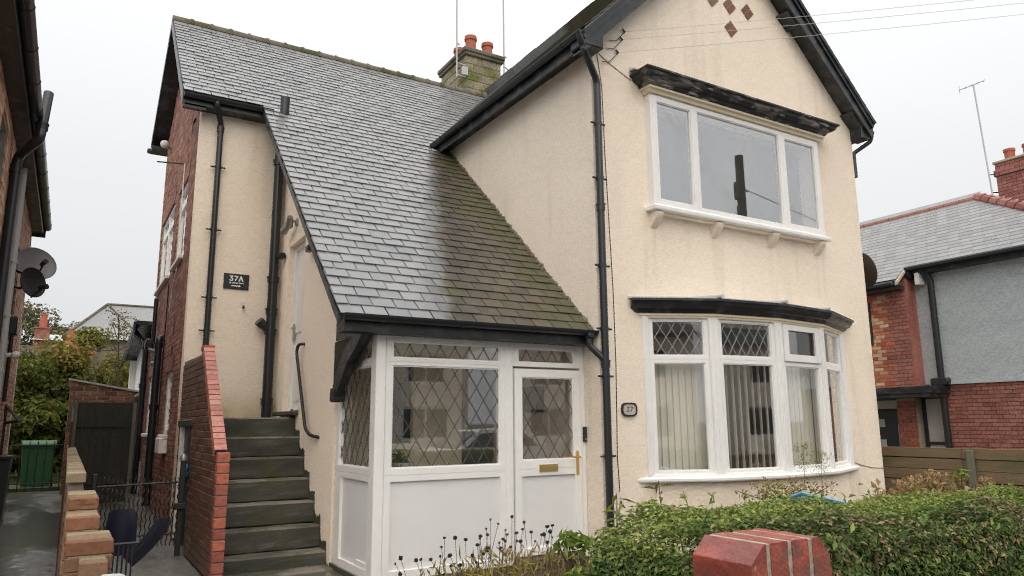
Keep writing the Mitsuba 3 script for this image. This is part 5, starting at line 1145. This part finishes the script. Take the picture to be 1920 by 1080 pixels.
put('stem', [tube([(x + rng.normal(0, .1), 5.3, 0), (x, 5.3 + rng.normal(0, .2), .80)], [.008, .005], 5) for x in np.linspace(8.7, 10.2, 22)], 'twig', hy, kind='stuff')
n = 620; x = rng.choice([8.62, 8.85, 9.05, 9.3, 9.5, 9.9, 10.45], n) + rng.normal(0, .11, n); P = np.stack([x, 5.4 + rng.normal(0, .2, n), .80 - np.abs(rng.normal(0, .2, n)) + .04 * np.sin(x * 9) - .06 * (x > 9.7)], -1)
put('leaf', leaves(P, rng.normal(0, 1, (n, 3)) + [0, 0, .6], rng.uniform(.07, .13, n), rng.uniform(.04, .075, n), .25), 'dry_leaf', hy, uv=leaf_uv(rng.random(n), n), kind='stuff')
for (x, z) in ((8.75, .88), (9.0, .90), (9.2, .94), (9.45, .90), (10.45, .80), (9.75, .84), (8.6, .84)):
    n = 120; d = rng.normal(0, 1, (n, 3)); d /= np.linalg.norm(d, axis=1, keepdims=True); put('flower_head', leaves(np.array([x, 5.3, z]) + d * [.09, .09, .06], d, .035, .03, .2), 'dry_leaf', hy, uv=leaf_uv(rng.uniform(.1, .75, n), n), kind='stuff')
k, P, d = shrub('garden_plant', 'few lime green leaves above the dried hydrangea', 'plant', (9.65, 5.2, .96), 16, .1, .06, (.10, .08, .03), 'weed_leaf', None, stems=2)
for i in range(16): put('leaf', leaves(P[i:i + 1], d[i:i + 1] * .3 + [0, 0, 1], .10, .055, .15), 'bush_leaf', k, uv=leaf_uv(rng.uniform(.8, 1, 1), 1))
k, P, d = shrub('flower_bed_plant', 'loose autumn foliage below the right end of the bow window sill', 'plant', (7.3, 5.9, .80), 500, .05, .03, (.9, .12, .16), 'dry_leaf', None, stems=12)
put('leaf', leaves(P, d + [0, 0, .4], rng.uniform(.03, .06, 500), rng.uniform(.015, .03, 500), .2), 'straw_leaf', k, uv=leaf_uv(rng.random(500), 500), kind='stuff')
tb = thing('blue_tray', 'pale blue plastic tray lying tilted behind the hedge under the bow window', 'tray')
trm = cat([box(-.36, .36, -.3, .3, 0, .012, .004), box(-.36, .36, -.3, -.285, 0, .12, .005), box(-.36, .36, .285, .3, 0, .12, .005), box(-.36, -.345, -.3, .3, 0, .12, .005), box(.345, .36, -.3, .3, 0, .12, .005), box(-.39, .39, -.34, -.29, .105, .125, .006), box(-.39, -.35, -.34, .34, .105, .125, .006)])
put('tray', xf(trm, trimesh.transformations.translation_matrix([6.36, 5.0, .645]) @ trimesh.transformations.rotation_matrix(.2, [0, 1, 0]) @ trimesh.transformations.rotation_matrix(-.35, [1, 0, 0])), 'sky_blue_plastic', tb)
gd = [ico(.06, (0, 0, 0), 1)]
P_ = np.array([3.12, 7.56, 1.22]); n = 160; d = rng.normal(0, 1, (n, 3)); d /= np.linalg.norm(d, axis=1, keepdims=True)
put('leaf', leaves(P_ + d * [.05, .04, .06], d, rng.uniform(.08, .16, n), .014, .2, up=-.6), 'hedge_leaf', pp, uv=leaf_uv(rng.uniform(0, .3, n), n), kind='stuff')

# ------------------------------------------------------------------ trees and houses behind
def tree(label, at, h, R, n, kinds, cz=.62, clumps=26, leafs=(.12, .2), key='tree', mat_='tree_leaf', seed=1, trunk=.14, dense=.5):
    r = np.random.default_rng(seed); k = thing(key, label, 'tree'); at = np.array(at, float)
    lim = [tube([at, at + [r.normal(0, .1), 0, h * .3], at + [r.normal(0, .2), r.normal(0, .2), h * .6]], [trunk, trunk * .8, trunk * .4], 8)]
    cs = []
    for i in range(clumps):
        d = r.normal(0, 1, 3); d /= np.linalg.norm(d); c = at + [0, 0, h * cz] + d * np.array([R[0], R[1], R[2]]) * r.random() ** .45
        cs.append(c); s = at + [0, 0, h * r.uniform(.25, .6)]; lim.append(tube([s, (s + c) / 2 + r.normal(0, .15, 3), c], [trunk * .3, trunk * .2, .015], 5))
    put('trunk', lim, 'bark', k, smooth=40)
    cs = np.array(cs); idx = r.integers(0, clumps, n); d = r.normal(0, 1, (n, 3)); d /= np.linalg.norm(d, axis=1, keepdims=True)
    cr = r.uniform(.45, 1.0, clumps)[idx][:, None] * min(R) * dense
    P = cs[idx] + d * cr * r.random((n, 1)) ** .35 * [1.25, 1.25, .85]
    P = P[P[:, 2] > at[2] + .1]; n = len(P); idx = idx[:n]; d = d[:n]
    kd = np.clip(r.choice(kinds, clumps)[idx] + r.normal(0, .12, n), 0, 1)
    put('crown', leaves(P, d + [0, 0, .5], r.uniform(leafs[0], leafs[1], n), r.uniform(leafs[0] * .5, leafs[1] * .6, n), .2, r=r), mat_, k, uv=leaf_uv(kd, n), kind='stuff')
    return k
Z0 = .24
tree('dense mixed green tree directly behind the green bin', (-.9, 24.5, Z0), 3.9, (1.5, 1.4, 1.7), 9000, [.1, .3, .45], seed=3, cz=.5)
tree('yellow green autumn tree in the middle behind the shed', (.6, 26.0, Z0), 4.25, (1.6, 1.4, 2.0), 11000, [.3, .5, .75, .6], seed=5, cz=.52)
tree('bushy brown and green tree behind the left house corner', (-2.6, 27.0, Z0), 4.6, (1.7, 1.6, 2.1), 9000, [.15, .4, .95], seed=7, cz=.5)
tree('pale yellow leafed bush against the back of the house', (1.9, 23.8, Z0), 4.0, (.95, 1.1, 1.6), 7000, [.5, .7, .6], seed=9, cz=.55)
tree('low dark shrub under the trees at the end of the drive', (-.3, 22.0, Z0), 2.2, (1.1, .8, .95), 6000, [.05, .2, .4], seed=11, cz=.5, trunk=.06)
tree('russet bush left of the green bin by the house corner', (-2.0, 22.6, Z0), 2.6, (.9, .8, 1.1), 5000, [.3, .9, .5], seed=13, cz=.5, trunk=.06)
tree('hazy far tree to the left of the distant grey roof', (-3.4, 52, .2), 8.6, (3.4, 2.5, 2.2), 9000, [.2, .5, .8], seed=15, cz=.72, mat_='far_leaf', leafs=(.2, .34))
tree('hazy far tree behind the distant chimney', (.4, 56, .2), 8.4, (3.2, 2.5, 1.9), 8000, [.4, .6, .9], seed=17, cz=.74, mat_='far_leaf', leafs=(.2, .34))
sp_ = thing('sparse_tree', 'nearly bare young tree with thin twigs and few leaves before the distant grey roof', 'tree')
r5 = np.random.default_rng(21); lim = []; LP = []
base = np.array([1.05, 22.5, Z0]); top = base + [-.1, 0, 4.3]
lim.append(tube([base, base + [.05, 0, 2.2], top], [.05, .035, .01], 6))
for i in range(34):
    t = r5.uniform(.55, 1); s = base + (top - base) * t; e = s + np.array([r5.normal(0, .42), r5.normal(0, .3), r5.uniform(-.05, .75)]) * (1.25 - t * .6)
    mid = (s + e) / 2 + r5.normal(0, .06, 3); lim.append(tube([s, mid, e], [.012, .008, .004], 5))
    for j in range(16): LP.append(mid + (e - mid) * r5.random() + r5.normal(0, .05, 3))
put('trunk', lim, 'bark', sp_, smooth=40); LP = np.array(LP); put('crown', leaves(LP, r5.normal(0, 1, (len(LP), 3)), .075, .04, .2, r=r5), 'tree_leaf', sp_, uv=leaf_uv(r5.uniform(.2, .8, len(LP)), len(LP)), kind='stuff')
fh = thing('distant_house', 'distant house with a grey hipped slate roof showing above the trees', 'house')
hx, hy_ = -.4, 40.0
put('wall', [box(-.3, 6, 40.3, 48, 0, 5.9)], 'mortar', fh)
put('roof', [trimesh.Trimesh([(-.55, 40, 5.75), (2.7, 40, 5.75), (1.25, 43, 7.85)], [[0, 1, 2]], process=False), quad((2.7, 40, 5.75), (6.4, 40, 5.75), (6.4, 43, 7.85), (1.25, 43, 7.85)), quad((-.55, 40, 5.75), (1.25, 43, 7.85), (1.25, 47, 7.85), (-.55, 50, 5.75)), quad((1.25, 43, 7.85), (6.4, 43, 7.85), (6.4, 47, 7.85), (1.25, 47, 7.85))], 'far_slate', fh)
puts('hip_tile', [tube([(-.55, 40, 5.8), (1.25, 43, 7.9)], .06, 6), tube([(1.25, 43, 7.9), (6.4, 43, 7.9)], .06, 6), tube([(2.9, 40, 5.8), (1.25, 43, 7.9)], .04, 6)], 'ridge_mossy', fh)
put('gable', prism([(-.6, 5.0), (.9, 5.0), (.0, 6.05), (-.3, 6.1)], 'y', 39.7, 39.95), 'brick_light', fh); put('dormer', box(2.3, 3.1, 39.2, 40.4, 5.1, 5.75), 'white_paint', fh)
fh2 = thing('distant_chimney_house', 'distant low roof with a red chimney stack left of the grey roof', 'house')
put('wall', box(-4.4, -.4, 44.2, 50, 0, 5.7), 'mortar', fh2)
put('roof', [quad((-1.9, 44, 6.0), (.2, 44, 6.0), (.2, 47, 6.6), (-1.9, 47, 6.6))], 'render_grey', fh2); c3 = put('chimney', [box(-1.85, -1.2, 44.3, 44.9, 5.5, 6.6, .02), box(-1.9, -1.15, 44.25, 44.95, 6.6, 6.68)], 'brick_far', fh2)
put('pot', [lathe([(.18, 0), (.15, .6), (.18, .62), (.18, .7), (.1, .7)], 14, (-1.52, 44.6, 6.68))], 'pot_red', c3.rsplit('__', 1)[0], smooth=40)

# ------------------------------------------------------------------ across the street: seen mirrored in the glass
def street_house(x, label):
    k = thing('street_house', label, 'house')
    y = -17.0
    put('wall', prism(sbox(x, 0, x + 9, 5.6).difference(sbox(x + 1, .9, x + 3.4, 2.4)).difference(sbox(x + 5.6, .9, x + 8, 2.4)).difference(sbox(x + 1.2, 3.5, x + 3.2, 4.9)).difference(sbox(x + 5.8, 3.5, x + 7.8, 4.9)), 'y', y - .3, y), 'render_cream', k)
    put('roof', [quad((x - .3, y + .4, 5.5), (x + 9.3, y + .4, 5.5), (x + 6.5, y - 3.6, 8.9), (x + 2.5, y - 3.6, 8.9)), trimesh.Trimesh([(x - .3, y + .4, 5.5), (x + 2.5, y - 3.6, 8.9), (x - .3, y - 8, 5.5)], [[0, 1, 2]], process=False), trimesh.Trimesh([(x + 9.3, y + .4, 5.5), (x + 6.5, y - 3.6, 8.9), (x + 9.3, y - 8, 5.5)], [[0, 2, 1]], process=False)], 'sign_slate', k)
    for (a, z0, z1) in ((1, .9, 2.4), (5.6, .9, 2.4), (1.2, 3.5, 4.9), (5.8, 3.5, 4.9)):
        w = 2.4 if z0 < 2 else 2.0
        wk = put('window', prism(sbox(x + a, z0, x + a + w, z1).difference(sbox(x + a + .09, z0 + .09, x + a + w / 2 - .04, z1 - .09)).difference(sbox(x + a + w / 2 + .04, z0 + .09, x + a + w - .09, z1 - .09)), 'y', y - .12, y - .04), 'white_paint', k)
        put('pane', box(x + a, x + a + w, y - .14, y - .13, z0, z1), 'dark_glass', wk)
    put('door', box(x + 4.0, x + 4.95, y - .14, y - .06, .1, 2.2), 'door_dark', k)
    put('chimney', box(x + 5.6, x + 6.6, y - 4, y - 3.2, 8.2, 10.1), 'brick_far', k)
for i, x in enumerate((-4, 7.5, 19, 30.5)): street_house(x, ['brick house across the road furthest left', 'brick house across the road facing the porch', 'brick house across the road facing the bow window', 'brick house across the road furthest right'][i])
car = thing('parked_car', 'white hatchback parked at the kerb and mirrored in the porch glass', 'car')
cx, cy = 9.6, -2.95
def car_sec(pts, y0, y1): return prism(Polygon(pts).buffer(.05).buffer(-.02), 'y', y0, y1)
body = [(-2.0, .32), (-2.02, .62), (-1.9, .85), (-1.0, .98), (1.55, .98), (1.95, .9), (2.02, .6), (1.98, .3)]
cab = [(-1.05, .96), (-.4, 1.42), (.95, 1.46), (1.75, .96)]
m1 = car_sec(body, -.84, .84); m2 = car_sec(cab, -.72, .72); 
v = m2.vertices; f_ = np.clip((v[:, 2] - .96) / .5, 0, 1); v[:, 1] *= 1 - .14 * f_
for m in (m1, m2): m.apply_translation([cx, cy, 0])
put('body', [m1], 'car_white', car, smooth=30); put('cabin', [m2], 'car_white', car, smooth=30)
for s in (-1, 1):
    for poly in ([(-.85, 1.0), (-.38, 1.36), (.18, 1.38), (.18, 1.0)], [(.26, 1.0), (.26, 1.38), (.88, 1.39), (1.35, 1.0)]):
        m = prism(poly, 'y', -.005, .005); vv = m.vertices; vv[:, 1] += s * (.735 - .10 * np.clip((vv[:, 2] - .96) / .5, 0, 1)); m.apply_translation([cx, cy, 0]); put('side_window', m, 'dark_glass', car)
    for wx in (-1.25, 1.3):
        m = trimesh.creation.cylinder(radius=.31, height=.2, sections=28); m.apply_transform(trimesh.transformations.rotation_matrix(math.pi / 2, [1, 0, 0])); m.apply_translation([cx + wx, cy + s * .76, .215]); wk = put('wheel', m, 'tyre', car, smooth=40)
        m = trimesh.creation.cylinder(radius=.19, height=.22, sections=24); m.apply_transform(trimesh.transformations.rotation_matrix(math.pi / 2, [1, 0, 0])); m.apply_translation([cx + wx, cy + s * .76, .215]); put('rim', m, 'steel_grey', wk, smooth=40)
m = trimesh.Trimesh([(-1.12, -.66, .98), (-1.12, .66, .98), (-.46, .60, 1.40), (-.46, -.60, 1.40)], [[0, 1, 2], [0, 2, 3]], process=False); m.apply_translation([cx - .035, cy, .02]); put('windscreen', m, 'dark_glass', car)
